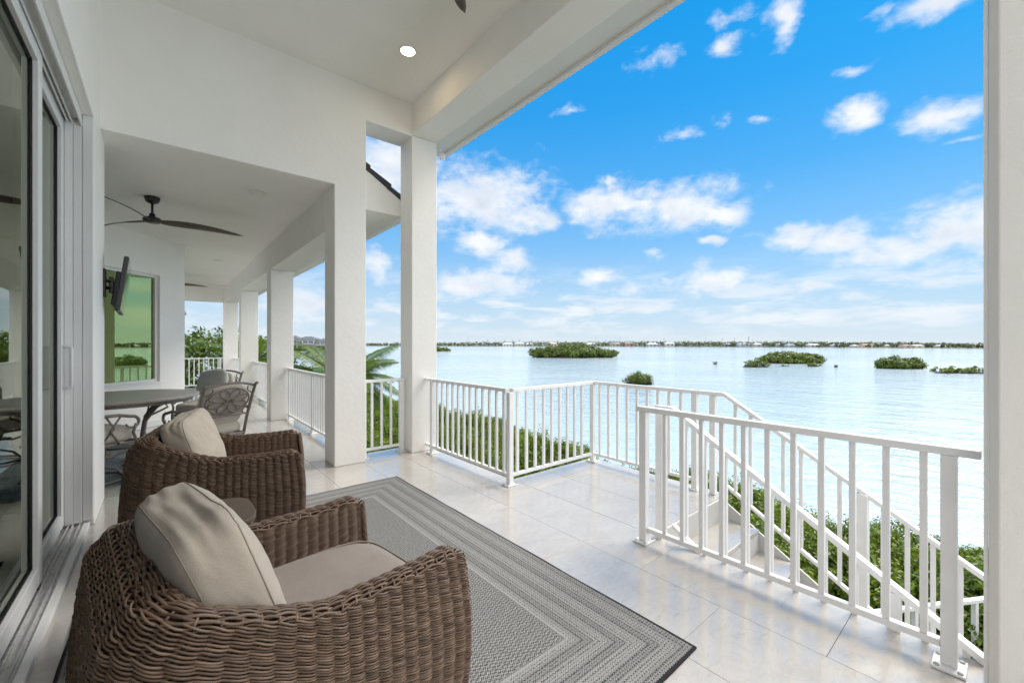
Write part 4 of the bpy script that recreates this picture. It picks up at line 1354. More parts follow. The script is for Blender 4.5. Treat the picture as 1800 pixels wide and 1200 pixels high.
def arcpts(c, r, a0, a1, n, plane='yz', x=0.0):
    o = []
    for i in range(n + 1):
        a = a0 + (a1 - a0) * i / n
        p = (r * math.cos(a), r * math.sin(a))
        o.append((x, c[0] + p[0], c[1] + p[1]) if plane == 'yz' else ((c[0] + p[0], c[1] + p[1], x) if plane == 'xy' else (c[0] + p[0], x, c[1] + p[1])))
    return o
DSEAT = superbox(0.255, 0.262, 0.078, 4.0, 10, 0.006, 9, 0.015, 5)
DBACK = superbox(0.055, 0.235, 0.235, 3.6, 10, 0.008, 11, 0.0, 5)
def dining_chair():
    t = thing('dining_chair', 'dining chair', 'chair', (0, 0, 0), 0, 'cast metal swivel dining chairs')
    lean = lambda z: -0.24 - (z - 0.45) * 0.33
    # floor ring, rockers and pedestal
    MB().tube([(0.27 * math.cos(a), 0.27 * math.sin(a), 0.016) for a in np.linspace(0, 2 * math.pi, 36, endpoint=False)], 0.016, 6, True, 0.8).build('base_ring', 'cast_metal', t, smooth=True)
    b = MB()
    for k in range(4):
        a = R(45 + 90 * k)
        b.tube([(0.265 * math.cos(a), 0.265 * math.sin(a), 0.022), (0.2 * math.cos(a), 0.2 * math.sin(a), 0.10), (0.06 * math.cos(a), 0.06 * math.sin(a), 0.15), (0.03 * math.cos(a), 0.03 * math.sin(a), 0.24)], 0.012, 6)
    b.build('pedestal', 'cast_metal', t, smooth=True)
    r = MB()
    for sy in (-0.17, 0.17):
        r.tube([(0.22, sy, 0.275), (0.1, sy, 0.235), (-0.05, sy, 0.23), (-0.2, sy, 0.27)], 0.012, 6)
    r.box((0, 0, 0.25), (0.16, 0.34, 0.02))
    r.build('rocker_spring', 'cast_metal', t)
    MB().tube([(0.25, -0.25, 0.36), (0.25, 0.25, 0.36), (-0.23, 0.24, 0.36), (-0.23, -0.24, 0.36)], 0.018, 6, True).build('seat_frame', 'cast_metal', t)
    link('seat_cushion', DSEAT, 'dining_fabric', t, (0.01, 0, 0.445))
    link('back_cushion', DBACK, 'dining_fabric', t, (lean(0.69) + 0.075, 0, 0.69), (0, R(-18), 0))
    for sy in (-1, 1):
        MB().tube([(-0.22, sy * 0.245, 0.34), (lean(0.55), sy * 0.25, 0.55), (lean(0.75), sy * 0.255, 0.75), (lean(0.92), sy * 0.262, 0.90), (lean(0.92) - 0.025, sy * 0.265, 0.915)], [0.016, 0.016, 0.015, 0.014, 0.018], 7).build('back_post', 'cast_metal', t, smooth=True)
        # arm with a scrolled front that turns down to the seat frame
        pts = [(lean(0.66), sy * 0.255, 0.64), (-0.1, sy * 0.285, 0.65), (0.08, sy * 0.29, 0.645), (0.18, sy * 0.285, 0.62)]
        pts += [(0.19 + 0.055 * math.sin(a), sy * 0.285, 0.565 + 0.055 * math.cos(a)) for a in np.linspace(0.2, 4.4, 12)]
        MB().tube(pts, [0.016] * 4 + list(np.linspace(0.016, 0.009, 12)), 7).build('arm', 'cast_metal', t, smooth=True)
        MB().tube([(0.225, sy * 0.285, 0.545), (0.20, sy * 0.28, 0.46), (0.245, sy * 0.255, 0.36), (0.25, sy * 0.25, 0.20), (0.15, sy * 0.2, 0.13)], 0.013, 6).tube([(-0.02, sy * 0.285, 0.645), (0.05, sy * 0.275, 0.52), (-0.06, sy * 0.26, 0.36)], 0.009, 6).tube([(0.10, sy * 0.285, 0.64), (0.02, sy * 0.275, 0.50), (0.10, sy * 0.26, 0.36)], 0.009, 6).build('arm_support', 'cast_metal', t, smooth=True)
    def onback(y, z):
        return (lean(z) - 0.045 * (1 - (y / 0.26) ** 2) * 0.5, y, z)
    MB().tube([onback(y, 0.885 + 0.045 * (1 - (y / 0.26) ** 2)) for y in np.linspace(-0.258, 0.258, 15)], 0.014, 6).build('top_rail', 'cast_metal', t, smooth=True)
    MB().tube([onback(y, 0.575 + 0.015 * (1 - (y / 0.26) ** 2)) for y in np.linspace(-0.25, 0.25, 11)], 0.012, 6).build('lower_rail', 'cast_metal', t, smooth=True)
    lat = MB()
    cz = 0.74
    def loop(fn, n=18, closed=True, r_=0.0085):
        lat.tube([onback(*fn(i / n)) for i in range(n if closed else n + 1)], r_, 5, closed)
    for k in range(8):
        a = R(22.5 + 45 * k)
        def pet(u, a=a):
            th = 2 * math.pi * u
            rr_ = 0.088 + 0.055 * math.cos(th)
            ww = 0.030 * math.sin(th) * (0.7 + 0.5 * (rr_ / 0.14))
            return (1.45 * (rr_ * math.cos(a) - ww * math.sin(a)), cz + 0.86 * (rr_ * math.sin(a) + ww * math.cos(a)))
        loop(pet)
    loop(lambda u: (0.222 * math.cos(2 * math.pi * u), cz + 0.135 * math.sin(2 * math.pi * u)), 40)
    loop(lambda u: (0.032 * math.cos(2 * math.pi * u), cz + 0.028 * math.sin(2 * math.pi * u)), 10)
    for sy in (-1, 1):
        for sz in (-1, 1):
            loop(lambda u, sy=sy, sz=sz: (sy * (0.235 - 0.03 * math.sin(math.pi * u) - 0.05 * u), cz + sz * (0.07 + 0.075 * u)), 8, False, 0.007)
    lat.build('back_lattice', 'cast_metal', t, smooth=True)
    return t
DC = dining_chair()
spots = [((0.36, 5.55), (-0.45, 0.89), 'cast metal dining chair showing its openwork back, right of the table'),
         ((-0.55, 5.68), (0.85, 0.53), 'cast metal dining chair cut off by the white wall edge'),
         ((0.44, 7.35), (-0.72, -0.70), 'dining chair on the far side of the table with a grey pillow'),
         ((-1.1, 7.0), (0.72, -0.70), 'dining chair on the window side of the table, mostly hidden')]
for i, (xy, d, lb) in enumerate(spots):
    o = DC if i == 0 else copy_tree(DC)
    o.location = (xy[0], xy[1], 0.0095 if i in (1, 3) else 0.0012)
    o.rotation_euler = (0, 0, math.atan2(d[1], d[0]))
    o['label'] = lb
pm = superbox(0.06, 0.23, 0.20, 2.8, 12, 0.012, 21, 0.0, 5)
gp = link('throw_pillow', pm, 'grey_fabric', None, (0.545, 7.46, 0.78), (R(3), R(-20), math.atan2(-0.70, -0.72)))
tag(gp, 'grey pillow standing on the far dining chair', 'pillow')
pm2 = superbox(0.06, 0.22, 0.20, 2.8, 12, 0.012, 23, 0.0, 5)
gp2 = link('throw_pillow', pm2, 'dining_fabric', None, (-0.645, 5.62, 0.72), (0, R(-18), math.atan2(0.53, 0.85)))
tag(gp2, 'pale pillow just showing past the white wall edge', 'pillow')

# ================================================================== OUTDOORS: land and water
WZ = -3.6
def grid_mesh(name, xs, ys, zf):
    V = [(x, y, zf(x, y)) for y in ys for x in xs]
    n = len(xs)
    Fq = [(j * n + i, j * n + i + 1, (j + 1) * n + i + 1, (j + 1) * n + i) for j in range(len(ys) - 1) for i in range(n - 1)]
    return me_new(name, V, Fq, True)
def shore_x(y):
    return 11.4 + 0.5 * math.sin(y * 0.5) + 0.35 * math.sin(y * 1.3 + 1)
def land_z(x, y):
    ex = shore_x(y) - x
    ey = 36 - y + 0.6 * math.sin(x)
    e_ = min(ex, ey)
    k = max(-1.0, min(1.0, e_ / 1.6))
    return WZ + (0.55 if k > 0 else 0.8) * k + 0.08 * mnoise.noise(Vector((x * 0.7, y * 0.7, 0)))
gm = grid_mesh('ground', np.linspace(-30, 14.5, 80), np.linspace(-30, 40, 110), land_z)
gr = link('ground', gm, 'mulch_ground', None, kind='structure')
gr['label'] = 'brown mulch ground sloping to the water below the deck'
wv_, wf_ = [], []
for r_ in (5.0, 15.0, 60.0, 300.0, 1500.0, 14000.0):
    wv_ += [(r_ * math.cos(2 * math.pi * i / 96), r_ * math.sin(2 * math.pi * i / 96), 0.0) for i in range(96)]
wf_ = [tuple(range(96))] + [(k * 96 + i, (k + 1) * 96 + i, (k + 1) * 96 + (i + 1) % 96, k * 96 + (i + 1) % 96) for k in range(5) for i in range(96)]
wm = me_new('water', wv_, wf_)
wt = link('water', wm, 'lagoon_water', None, (0, 0, WZ), kind='structure')
wt['label'] = 'calm pale blue lagoon water reaching the far shore'

# ---- mangrove shrubs along the shore
SHR = [dome_foliage('foliage', 0.98, 0.98, 0.80, 170, 78, 0.22, 0.040, 0.020, 31 + k, lump=0.55) for k in range(4)]
def stems_mesh(seed, n=9, h=0.9, sp=0.6):
    rg = random.Random(seed)
    b = MB()
    for i in range(n):
        a = rg.uniform(0, 6.28)
        r0, r1 = rg.uniform(0.02, 0.3), rg.uniform(0.25, sp)
        mx, my = rg.uniform(-.12, .12), rg.uniform(-.12, .12)
        b.tube([(r0 * math.cos(a), r0 * math.sin(a), -0.3), (r1 * 0.7 * math.cos(a) + mx, r1 * 0.7 * math.sin(a) + my, h * 0.35), (r1 * math.cos(a), r1 * math.sin(a), h)], [0.022, 0.016, 0.007], 5)
    return b.mesh('stem', True)
STM = [stems_mesh(50 + k) for k in range(3)]
rg = random.Random(11)
def shrub(x, y, zb, s, sh, label, group, seed):
    t = thing('mangrove_shrub', label, 'shrub', (x, y, zb), 0, group)
    c = link('crown', SHR[seed % 4], 'mangrove_leaf', t, (x, y, zb + 0.25 * sh))
    c.scale = (s, s, sh)
    c.rotation_euler = (0, 0, rg.uniform(0, 6.28))
    q = link('stem', STM[seed % 3], 'dark_root', t, (x, y, zb))
    q.scale = (s, s, sh)
    q.rotation_euler = (0, 0, rg.uniform(0, 6.28))
k = 0
y = -3.5
while y < 30:
    for j, x in enumerate((10.9, 9.7, 8.4, 7.1, 5.8, 4.7)):
        px_, py_ = x + rg.uniform(-0.35, 0.35) + (shore_x(y) - 11.4), y + rg.uniform(-0.35, 0.35)
        if px_ < 8.3 and -3.5 < py_ < 2.0:
            continue                                        # open ground around the lower railing
        if px_ < 6.0 and py_ < 3.6:
            continue
        if j >= 2 and rg.random() < 0.08:
            continue
        if abs(px_ - 10.9) < 0.9 and 2.3 < py_ < 3.6:
            continue                                        # the gap with bare branches
        sc_ = rg.uniform(0.85, 1.15)
        hh = rg.uniform(0.9, 1.12) * (1.05 if j == 0 else 1.0) * (1.0 if y < 8 else 1.15)
        shrub(px_, py_, land_z(px_, py_) - 0.05, sc_, hh, 'low green mangrove shrub in the thick hedge along the shore', 'mangrove shrubs of the shore hedge', k)
        k += 1
    y += 1.25
# bare branches in the gap of the hedge
rgb = random.Random(77)
bt = thing('bare_mangrove', 'bare dark mangrove branches and arching roots in the hedge gap', 'shrub', (10.7, 2.95, WZ))
b = MB()
for i in range(26):
    a = rgb.uniform(0, 6.28)
    p = Vector((10.7 + rgb.uniform(-.35, .35), 2.95 + rgb.uniform(-.4, .4), WZ - 0.1))
    pts = [p]
    for s in range(6):
        p = p + Vector((math.cos(a) * 0.14, math.sin(a) * 0.14, 0.34 - 0.055 * s if i % 2 else 0.24 - 0.09 * s)) + Vector((rgb.uniform(-.08, .08), rgb.uniform(-.08, .08), rgb.uniform(-.05, .05)))
        pts.append(p)
    b.tube(pts, list(np.linspace(0.022, 0.006, 7)), 5)
b.build('branches', 'dark_root', bt, smooth=True)
# dry grass tufts by the lower railing
rng = np.random.default_rng(4)
n = 5000
cx_ = rng.uniform(5.2, 8.4, n); cy_ = rng.uniform(0.6, 3.6, n)
cz_ = np.array([land_z(a, b_) for a, b_ in zip(cx_, cy_)])
ht = rng.uniform(0.12, 0.42, n)
an = rng.uniform(0, 6.28, n)
ld = rng.normal(0, 0.12, (n, 2))
w = 0.006
V = np.stack([np.stack([cx_ - w * np.cos(an), cy_ - w * np.sin(an), cz_ - 0.02], 1), np.stack([cx_ + w * np.cos(an), cy_ + w * np.sin(an), cz_ - 0.02], 1), np.stack([cx_ + ld[:, 0], cy_ + ld[:, 1], cz_ + ht], 1)], axis=1).reshape(-1, 3)
go = link('dry_grass', me_new('dry_grass', V, np.arange(n * 3).reshape(n, 3)), 'dry_grass', None, kind='stuff')
go['label'] = 'thin dry grass on the ground by the lower railing'

# ---- palms
def frond_mesh(L, droop, seed, n=84):
    rg_ = random.Random(seed)
    b = MB()
    pts = []
    for i in range(15):
        t = i / 14
        pts.append(Vector((L * (t - 0.12 * t * t * droop), 0.0, L * (0.36 * t - droop * 0.62 * t * t))))
    b.tube(pts, list(np.linspace(0.020, 0.004, 15)), 5)
    def P(t):
        f_ = t * 14
        i = min(13, int(f_))
        return pts[i].lerp(pts[i + 1], f_ - i)
    for i in range(n):
        t = 0.14 + 0.86 * i / (n - 1)
        p = P(t)
        d = (P(min(1, t + 0.03)) - P(max(0, t - 0.03))).normalized()
        ll = L * 0.27 * (math.sin(math.pi * (0.18 + 0.80 * t)) ** 0.7) * rg_.uniform(0.85, 1.1)
        for sy in (-1, 1):
            side = Vector((0, sy, 0))
            dr = (side * 0.85 + d * 0.55 + Vector((0, 0, 0.10))).normalized()
            q = p + dr * ll * 0.55
            e2 = q + (dr + Vector((0, 0, -0.75 - 0.4 * rg_.random()))).normalized() * ll * 0.5
            wv_ = d * (0.0095 + 0.004 * rg_.random())
            k = len(b.v)
            b.v += [tuple(p - wv_ * .6), tuple(p + wv_ * .6), tuple(q + wv_), tuple(q - wv_), tuple(e2)]
            b.f += [(k, k + 1, k + 2, k + 3), (k + 3, k + 2, k + 4)]
    return b.mesh('frond', False)
FR = [frond_mesh(2.1, 0.55, 1), frond_mesh(2.1, 0.95, 2), frond_mesh(2.0, 1.35, 3)]
def palm(label, x, y, zc, zb, n, seed, s=1.0):
    n = int(n * 1.25)
    t = thing('palm_tree', label, 'palm tree', (x, y, zb), 0, 'coconut palms beside the deck')
    rg_ = random.Random(seed)
    MB().tube([(x + 0.25, y + 0.1, zb - 0.2), (x + 0.1, y, zb + (zc - zb) * 0.5), (x, y, zc - 0.02)], [0.17, 0.12, 0.10], 10).build('trunk', 'palm_trunk', t, smooth=True)
    for i in range(n):
        a = i * 2.399 + rg_.uniform(-.25, .25)
        lv = i / n
        o = link('frond', FR[0 if lv < 0.35 else (1 if lv < 0.7 else 2)], 'palm_leaf', t, (x + 0.05 * math.cos(a), y + 0.05 * math.sin(a), zc), (rg_.uniform(-.25, .25), R(-38 + 60 * lv) + rg_.uniform(-.15, .15), a))
        k = s * rg_.uniform(0.85, 1.1)
        o.scale = (k, k, k)
    return t
palm('coconut palm with drooping fronds behind the corner column', 3.65, 11.4, 0.25, -3.15, 22, 5, 0.86)
palm('smaller palm farther back between the dining porch columns', 2.85, 20.2, 0.55, -3.2, 18, 9, 0.8)

# ---- leafy trees beyond the far end of the dining porch
def tree(name, label, x, y, zb, zt, rad, seed, nclump=150, per=52, L=0.085, group=None):
    t = thing(name, label, 'tree', (x, y, zb), 0, group)
    rg_ = random.Random(seed)
    hh = zt - zb
    MB().tube([(x, y, zb - 0.2), (x + 0.1, y, zb + hh * 0.25), (x - 0.05, y + 0.05, zb + hh * 0.5)], [0.16, 0.13, 0.10], 8).build('trunk', 'bark', t, smooth=True)
    b = MB()
    for i in range(14):
        a = rg_.uniform(0, 6.28)
        z0 = zb + hh * rg_.uniform(0.2, 0.5)
        r1 = rad * rg_.uniform(0.5, 0.95)
        b.tube([(x, y, z0), (x + r1 * 0.5 * math.cos(a), y + r1 * 0.5 * math.sin(a), z0 + hh * 0.18), (x + r1 * math.cos(a), y + r1 * math.sin(a), z0 + hh * rg_.uniform(0.25, 0.45))], [0.05, 0.03, 0.01], 5)
    b.build('limb', 'bark', t, smooth=True)
    me = dome_foliage('crown', rad, rad, hh * 0.5, nclump, per, 0.36, L, L * 0.55, seed, low=-0.95, upright=0.4, fill=0.3)
    link('crown', me, 'tree_leaf', t, (x, y, zb + hh * 0.5))
tree('sea_grape_tree', 'dense green tree behind the far railing, left of the last column', 0.4, 20.6, -3.2, 2.35, 2.0, 3)
tree('sea_grape_tree', 'taller leafy tree beside the angled wall behind the far railing', -1.3, 21.5, -3.2, 3.3, 2.1, 8)
tree('sea_grape_tree', 'green tree showing between the two farthest columns', 2.5, 23.0, -3.2, 1.9, 1.9, 12)
tree('sea_grape_tree', 'leafy tree far behind the dining porch rail', 4.4, 29.0, -3.2, 2.1, 2.2, 15)

# ================================================================== ISLANDS AND FAR SHORE
ANG = -TH                                        # islands lie roughly across the view
def island(u0, u1, vb, vt, label, seed, nclump, per, L, sparse=0.0, depth=0.5):
    d = F * (H - WZ) / (vb - CY)
    x, y = at((u0 + u1) / 2, d)
    hw = (u1 - u0) / 2 * d / F
    hh = (vb - vt) * d / F
    t = thing('mangrove_island', label, 'island', (x, y, WZ), 0, 'mangrove islets in the lagoon')
    me = dome_foliage('foliage', hw * 0.92, hw * depth, hh * 0.70, nclump, per, min(hw * 0.3, hh * (0.34 if sparse else 0.28)), L, L * 0.62, seed, low=-0.05, upright=0.3, fill=0.15, lump=0.35 + 0.5 * sparse)
    link('foliage', me, 'island_leaf', t, (x, y, WZ + hh * (0.2 + 0.15 * sparse)), (0, 0, ANG))
    b = MB()
    rg_ = random.Random(seed)
    for i in range(int(26 + 40 * sparse)):
        a = rg_.uniform(0, 6.28)
        r_ = math.sqrt(rg_.random())
        px_, py_ = hw * 0.92 * r_ * math.cos(a), hw * depth * 0.9 * r_ * math.sin(a)
        q = rg_.uniform(0, 6.28)
        rr_ = hh * 0.18
        b.tube([(px_ + rr_ * math.cos(q), py_ + rr_ * math.sin(q), -0.3), (px_ + rr_ * .6 * math.cos(q), py_ + rr_ * .6 * math.sin(q), hh * 0.25), (px_, py_, hh * rg_.uniform(0.35, 0.6))], hh * 0.022, 4)
    b.build('prop_roots', 'dark_root', t, (x, y, WZ), smooth=True, rot=(0, 0, ANG))
    # low dark mass of roots at the waterline
    vs, fs = [], []
    for i in range(28):
        a = 2 * math.pi * i / 28
        k1 = 0.88 + 0.10 * math.sin(3 * a + seed) + 0.05 * math.sin(7 * a)
        vs += [(hw * k1 * math.cos(a), hw * depth * k1 * math.sin(a), -0.2), (hw * k1 * 0.9 * math.cos(a), hw * depth * k1 * 0.9 * math.sin(a), hh * (0.16 + 0.04 * math.sin(5 * a)))]
    for i in range(28):
        j = (i + 1) % 28
        fs.append((2 * i, 2 * j, 2 * j + 1, 2 * i + 1))
    fs.append(tuple(2 * i + 1 for i in range(28)))
    link('root_mass', me_new('root_mass', vs, fs), 'dark_root', t, (x, y, WZ), (0, 0, ANG))
island(932, 1081, 628, 606.5, 'widest green mangrove island near the far shore', 1, 420, 44, 0.36)
island(1097, 1149, 675.5, 656, 'small mangrove clump closest to the landing railing', 2, 70, 70, 0.075, 0.8)
island(1333, 1447, 638, 619, 'long mangrove island behind the low scattered clumps', 3, 320, 44, 0.26)
island(1541, 1621, 647.5, 628.5, 'rounded mangrove island with a spit, left of the right column', 4, 200, 48, 0.20, 0.1)
island(1306, 1352, 645, 634.5, 'thin straggly mangrove clump in front of the long island', 5, 34, 30, 0.17, 0.9)
island(1643, 1690, 655.5, 645.5, 'low sparse mangrove clump left of the pair by the right column', 6, 26, 34, 0.14, 0.9)
island(1684, 1740, 656, 646.5, 'low sparse mangrove clump touching the right column', 7, 34, 34, 0.14, 0.9)
island(1418, 1440, 644, 637, 'tiny mangrove clump below the long island', 8, 16, 26, 0.15, 0.8)
island(745, 791, 617, 609.5, 'distant mangrove island half hidden by the corner column', 9, 110, 40, 0.50)
island(1372, 1386, 643.5, 640.5, 'few dark mangrove shoots low in the water', 10, 6, 18, 0.13, 0.8)
island(1253, 1261, 640, 635.5, 'single mangrove seedling standing in open water', 12, 4, 16, 0.13, 0.9)
island(1466, 1473, 645, 640, 'tiny dark twig clump beside the long island', 13, 4, 14, 0.12, 0.9)

# ---- far shore
def shore_v(u):
    return np.interp(u, [560, 640, 1060, 1300, 1500, 1728, 1850], [608.0, 608.0, 609.0, 610.0, 611.2, 612.6, 613.2])
us = np.linspace(600, 1860, 90)
V, Fq = [], []
for i, u in enumerate(us):
    d0 = F * (H - WZ) / (shore_v(u) - CY)
    for dd, z in ((0, -0.3), (4, 0.5), (260, 1.2)):
        x, y = at(u, d0 + dd)
        V.append((x, y, WZ + z))
for i in range(len(us) - 1):
    for k in range(2):
        Fq.append((i * 3 + k, (i + 1) * 3 + k, (i + 1) * 3 + k + 1, i * 3 + k + 1))
sh = link('far_shore', me_new('far_shore', V, Fq), 'shore_ground', None, kind='structure')
sh['label'] = 'low land of the far shore along the horizon'
rng = np.random.default_rng(21)
cs, ns = [], []
for u in np.arange(602, 1858, 1.55):
    u = u + rng.uniform(-2, 2)
    d = F * (H - WZ) / (shore_v(u) - CY) + rng.uniform(5, 170)
    vt = np.interp(u, [600, 760, 900, 1040, 1180, 1330, 1500, 1600, 1700, 1860], [603.4, 602.4, 601.0, 600.0, 600.0, 600.5, 601.6, 602.0, 604.2, 605.0]) + rng.normal(0, 0.9)
    top = H - (vt - CY) * d / F
    r_ = max(1.5, (top - WZ) * 0.5)
    x, y = at(u, d)
    m = int(16 + 10 * rng.random())
    o = rng.normal(0, 1, (m, 3))
    o /= np.linalg.norm(o, axis=1, keepdims=True)
    o *= rng.random((m, 1)) ** 0.4
    cs.append(np.array([x, y, WZ + 0.6 + r_ * 0.95]) + o * np.array([r_ * 0.9, r_ * 0.9, r_]))
    ns.append(o + np.array([0, 0, 0.4]))
v, f = leaves(np.concatenate(cs), np.concatenate(ns), 1.5, 1.0, rng, 0.5, 0.2)
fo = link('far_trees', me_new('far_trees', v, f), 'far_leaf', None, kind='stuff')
fo['label'] = 'low wood of the far shore reading as one green band'

def far_house(label, u0, u1, vtop, wallm, roofm, inset=6, name='far_house'):
    um = (u0 + u1) / 2
    d = F * (H - WZ) / (shore_v(um) - CY) + inset - 4
    x, y = at(um, d)
    w = (u1 - u0) * d / F
    zb = WZ + 0.4
    zt = H - (vtop - CY) * d / F
    hw = (zt - zb)
    wh = hw * 0.66
    t = thing(name, label, 'house', (x, y, zb), 0, 'houses on the far shore')
    bx('wall', (x, y, zb + wh / 2), (w * 0.94, 8, wh), wallm, t, rot=(0, 0, ANG))
    a, b2, r2 = w * 0.53, 4.6, w * 0.30
    vs = [(-a, -b2, 0), (a, -b2, 0), (a, b2, 0), (-a, b2, 0), (-r2, 0, hw * 0.34), (r2, 0, hw * 0.34)]
    link('roof', me_new('roof', vs, [(0, 1, 5, 4), (1, 2, 5), (2, 3, 4, 5), (3, 0, 4), (3, 2, 1, 0)]), roofm, t, (x, y, zb + wh + 0.01), (0, 0, ANG))
    n = max(1, int(w / 6))
    for i in range(n):
        lx = -w * 0.40 + (i + 0.5) * w * 0.80 / n
        ox, oy = C_ * lx - S_ * 4.03, -S_ * lx - C_ * 4.03
        bx('window', (x + ox, y + oy, zb + wh * 0.55), (min(2.6, w * 0.5 / n), 0.08, wh * 0.38), 'far_glass', t, rot=(0, 0, ANG))
FH = [(883, 902, 602.2, 'house_white', 'roof_white'), (904, 922, 601.6, 'house_white', 'roof_white'), (924, 937, 602.5, 'house_white', 'roof_white'), (962, 980, 601.5, 'house_cream', 'roof_white'),
      (1031, 1049, 602.0, 'house_white', 'roof_white'), (1072, 1090, 602.0, 'house_pink', 'roof_grey'), (1097, 1115, 601.3, 'house_pink', 'roof_red'), (1137, 1156, 602.6, 'house_grey', 'roof_white'),
      (1168, 1185, 601.2, 'house_white', 'roof_white'), (1270, 1284, 603.2, 'house_grey', 'roof_grey'), (1296, 1317, 602.0, 'house_grey', 'roof_grey'), (1324, 1338, 603.0, 'house_white', 'roof_white'),
      (1366, 1375, 603.6, 'house_white', 'roof_white'), (1381, 1395, 604.2, 'house_grey', 'roof_grey'), (1419, 1438, 603.8, 'house_white', 'roof_white'), (1462, 1471, 604.6, 'house_white', 'roof_white'),
      (1497, 1504, 605.6, 'house_white', 'roof_white'), (1512, 1530, 604.0, 'house_cream', 'roof_red'), (1555, 1569, 605.2, 'house_cream', 'roof_white'), (1584, 1598, 605.2, 'house_pink', 'roof_red'),
      (1602, 1619, 605.4, 'house_cream', 'roof_white'), (1646, 1660, 605.8, 'house_white', 'roof_white')]
words = {'house_white': 'white', 'house_cream': 'cream', 'house_pink': 'pinkish', 'house_grey': 'grey', 'roof_white': 'white', 'roof_red': 'red', 'roof_grey': 'grey'}
order = ['first', 'second', 'third', 'fourth', 'fifth', 'sixth', 'seventh', 'eighth', 'ninth', 'tenth', 'eleventh', 'twelfth', 'thirteenth', 'fourteenth', 'fifteenth', 'sixteenth', 'seventeenth', 'eighteenth', 'nineteenth', 'twentieth', 'twenty first', 'twenty second']
for i, (a, b_, vt, wm_, rm_) in enumerate(FH):
    far_house('tiny %s far shore house with %s roof, %s from the left' % (words[wm_], words[rm_], order[i]), a, b_, vt, wm_, rm_, 8 + (i * 7) % 22)
# utility poles
POLES = [(823, 592), (1048, 592), (1090, 593), (1132, 595), (1167, 593.5), (1203, 595), (1241, 593), (1270, 594), (1291, 593.5), (1316, 591.5), (1323, 596), (1368, 597)]
for i, (u, vt) in enumerate(POLES):
    d = F * (H - WZ) / (shore_v(u) - CY) + 30
    x, y = at(u, d)
    zt = H - (vt - CY) * d / F
    t = thing('utility_pole', 'thin utility pole above the far shore trees, %s from the left' % order[i], 'pole', (x, y, WZ + 0.5), 0, 'utility poles of the far shore')
    wd = 0.75 if u == 1316 else 0.34
    MB().tube([(x, y, WZ), (x, y, zt)], [wd * 0.5, wd * 0.36], 6).build('shaft', 'pole_wood', t)
    bx('cross_arm', (x, y, zt - 1.2), (2.6, 0.2, 0.22), 'pole_wood', t, rot=(0, 0, ANG))
# far palms: one mesh, copied
fb_ = MB()
for i in range(14):
    a = i * 2.4
    dz = 0.5 - 0.9 * (i / 14)
    p0 = Vector((0, 0, 0)); p1 = Vector((1.3 * math.cos(a), 1.3 * math.sin(a), 0.5 + dz * 0.6)); p2_ = Vector((2.6 * math.cos(a), 2.6 * math.sin(a), -0.6 + dz * 1.5))
    sd_ = Vector((-math.sin(a), math.cos(a), 0)) * 0.42
    k = len(fb_.v)
    fb_.v += [tuple(p0), tuple(p1 - sd_), tuple(p1 + sd_), tuple(p2_)]
    fb_.f += [(k, k + 1, k + 2), (k + 1, k + 3, k + 2)]
PCROWN = fb_.mesh('crown')
PTRUNK = MB().tube([(0, 0, -1), (0.1, 0, -0.5), (0, 0, 0)], [0.03, 0.025, 0.022], 5).mesh('trunk')
for i, (u, vt) in enumerate([(782, 600.5), (857, 597.5), (887, 598.5), (901, 598), (913, 597), (934, 598), (945, 599), (1078, 599), (1139, 599), (1367, 599.5), (1393, 600.5), (1407, 600)]):
    d = F * (H - WZ) / (shore_v(u) - CY) + 12
    x, y = at(u, d)
    zt = H - (vt - CY) * d / F - 0.8
    t = thing('far_palm', 'tiny palm rising above the far shore trees, %s from the left' % order[i], 'palm tree', (x, y, WZ + 0.5), 0, 'palms of the far shore')
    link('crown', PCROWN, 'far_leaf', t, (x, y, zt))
    o = link('trunk', PTRUNK, 'palm_trunk', t, (x, y, zt))
    o.scale = (12, 12, zt - WZ)

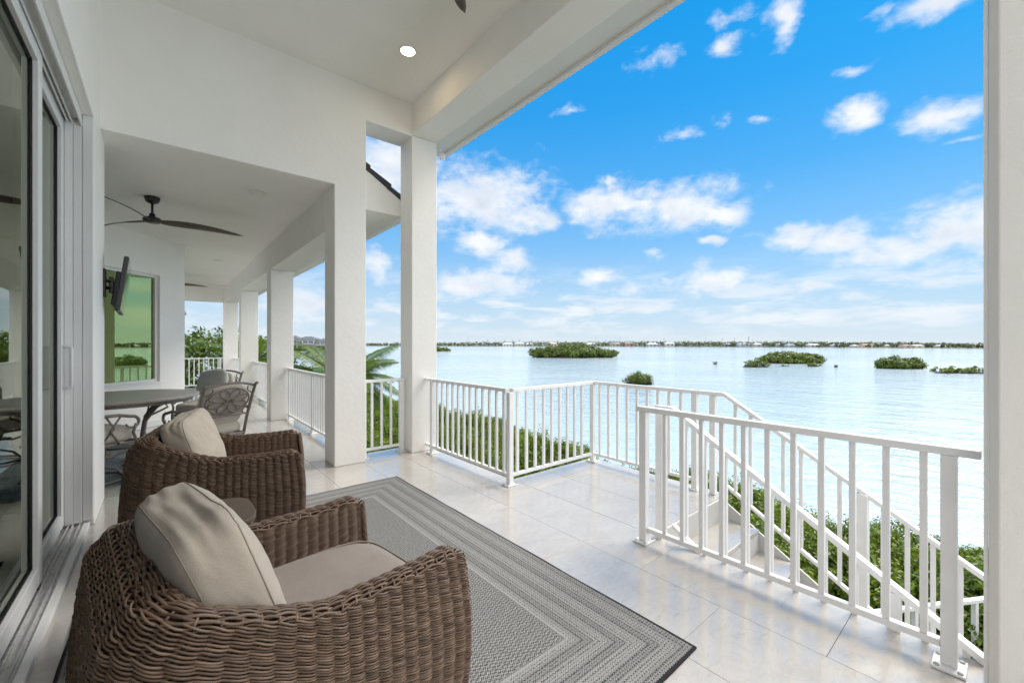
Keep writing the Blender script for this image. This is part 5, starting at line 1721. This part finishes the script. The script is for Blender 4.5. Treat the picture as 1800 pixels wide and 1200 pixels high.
# ---- the near point across the water on the left with its large house
V, Fq = [], []
us2 = np.linspace(250, 604, 40)
for i, u in enumerate(us2):
    d0 = np.interp(u, [250, 480, 570, 604], [250, 265, 285, 330])
    k = 0.0 if u > 602 else 1.0
    for dd, z in ((0, -0.3), (5, 0.5 * k), (70, 1.1 * k)):
        x, y = at(u, d0 + dd)
        V.append((x, y, WZ + z))
for i in range(len(us2) - 1):
    for k in range(2):
        Fq.append((i * 3 + k, (i + 1) * 3 + k, (i + 1) * 3 + k + 1, i * 3 + k + 1))
ps = link('near_point', me_new('near_point', V, Fq), 'shore_ground', None, kind='structure')
ps['label'] = 'wooded point of land across the channel on the left'
cs, ns = [], []
for u in np.arange(255, 600, 1.1):
    front = rng.random() < 0.55
    d = np.interp(u, [250, 480, 570, 604], [250, 265, 285, 330]) + (rng.uniform(3, 8) if front else rng.uniform(40, 66))
    vt = (610.5 + rng.normal(0, 0.8)) if front else (np.interp(u, [250, 440, 500, 575, 600], [588, 590, 592, 595, 606]) + rng.normal(0, 2.2))
    top = H - (vt - CY) * d / F
    r_ = max(0.8, (top - WZ) * 0.5)
    x, y = at(u, d)
    m = 36
    o = rng.normal(0, 1, (m, 3))
    o /= np.linalg.norm(o, axis=1, keepdims=True)
    o *= rng.random((m, 1)) ** 0.4
    cs.append(np.array([x, y, WZ + 0.3 + r_ * 0.95]) + o * np.array([min(r_, 2.5), min(r_, 2.5), r_]))
    ns.append(o + np.array([0, 0, 0.4]))
v, f = leaves(np.concatenate(cs), np.concatenate(ns), 0.62, 0.4, rng, 0.5, 0.2)
po = link('point_trees', me_new('point_trees', v, f), 'island_leaf', None, kind='stuff')
po['label'] = 'mangrove and trees covering the wooded point on the left'
hx_, hy_ = at(547, 302)
hb = thing('waterfront_house', 'large two storey waterfront house with grey hip roofs across the channel', 'house', (hx_, hy_, WZ + 0.9), ANG)
for (x0, w_, dep, hh_, yo) in ((-13.5, 11, 9, 7.6, 0.0), (-1.0, 12, 10, 6.9, -1.5), (10.5, 10, 9, 5.4, -0.5)):
    bx('wall', (x0, yo, hh_ / 2), (w_, dep, hh_), 'house_white', hb)
    a, b2 = w_ / 2 + 0.9, dep / 2 + 0.9
    vs = [(-a, -b2, 0), (a, -b2, 0), (a, b2, 0), (-a, b2, 0), (-a * 0.35, 0, 2.4), (a * 0.35, 0, 2.4)]
    link('roof', me_new('roof', vs, [(0, 1, 5, 4), (1, 2, 5), (2, 3, 4, 5), (3, 0, 4), (3, 2, 1, 0)]), 'roof_dark', hb, (x0, yo, hh_ + 0.02))
    for lv in (0.24, 0.72):
        for i in range(3):
            q = bx('window', (x0 - w_ / 2 + (i + 0.5) * w_ / 3, yo - dep / 2 - 0.04, hh_ * lv), (w_ / 3 * 0.72, 0.09, hh_ * 0.28), 'far_glass', hb)
            bx('frame', (0, -0.06, 0), (0.16, 0.05, hh_ * 0.28), 'house_white', q)
    bx('balcony', (x0, yo - dep / 2 - 0.8, hh_ * 0.5), (w_ * 0.96, 1.6, 0.3), 'house_grey', hb)
    bx('balcony_railing', (x0, yo - dep / 2 - 1.55, hh_ * 0.5 + 0.7), (w_ * 0.96, 0.08, 0.9), 'house_grey', hb)
for o in ORIGINS:
    pass
for o in bpy.data.objects:
    if '_o' in o:
        del o['_o']
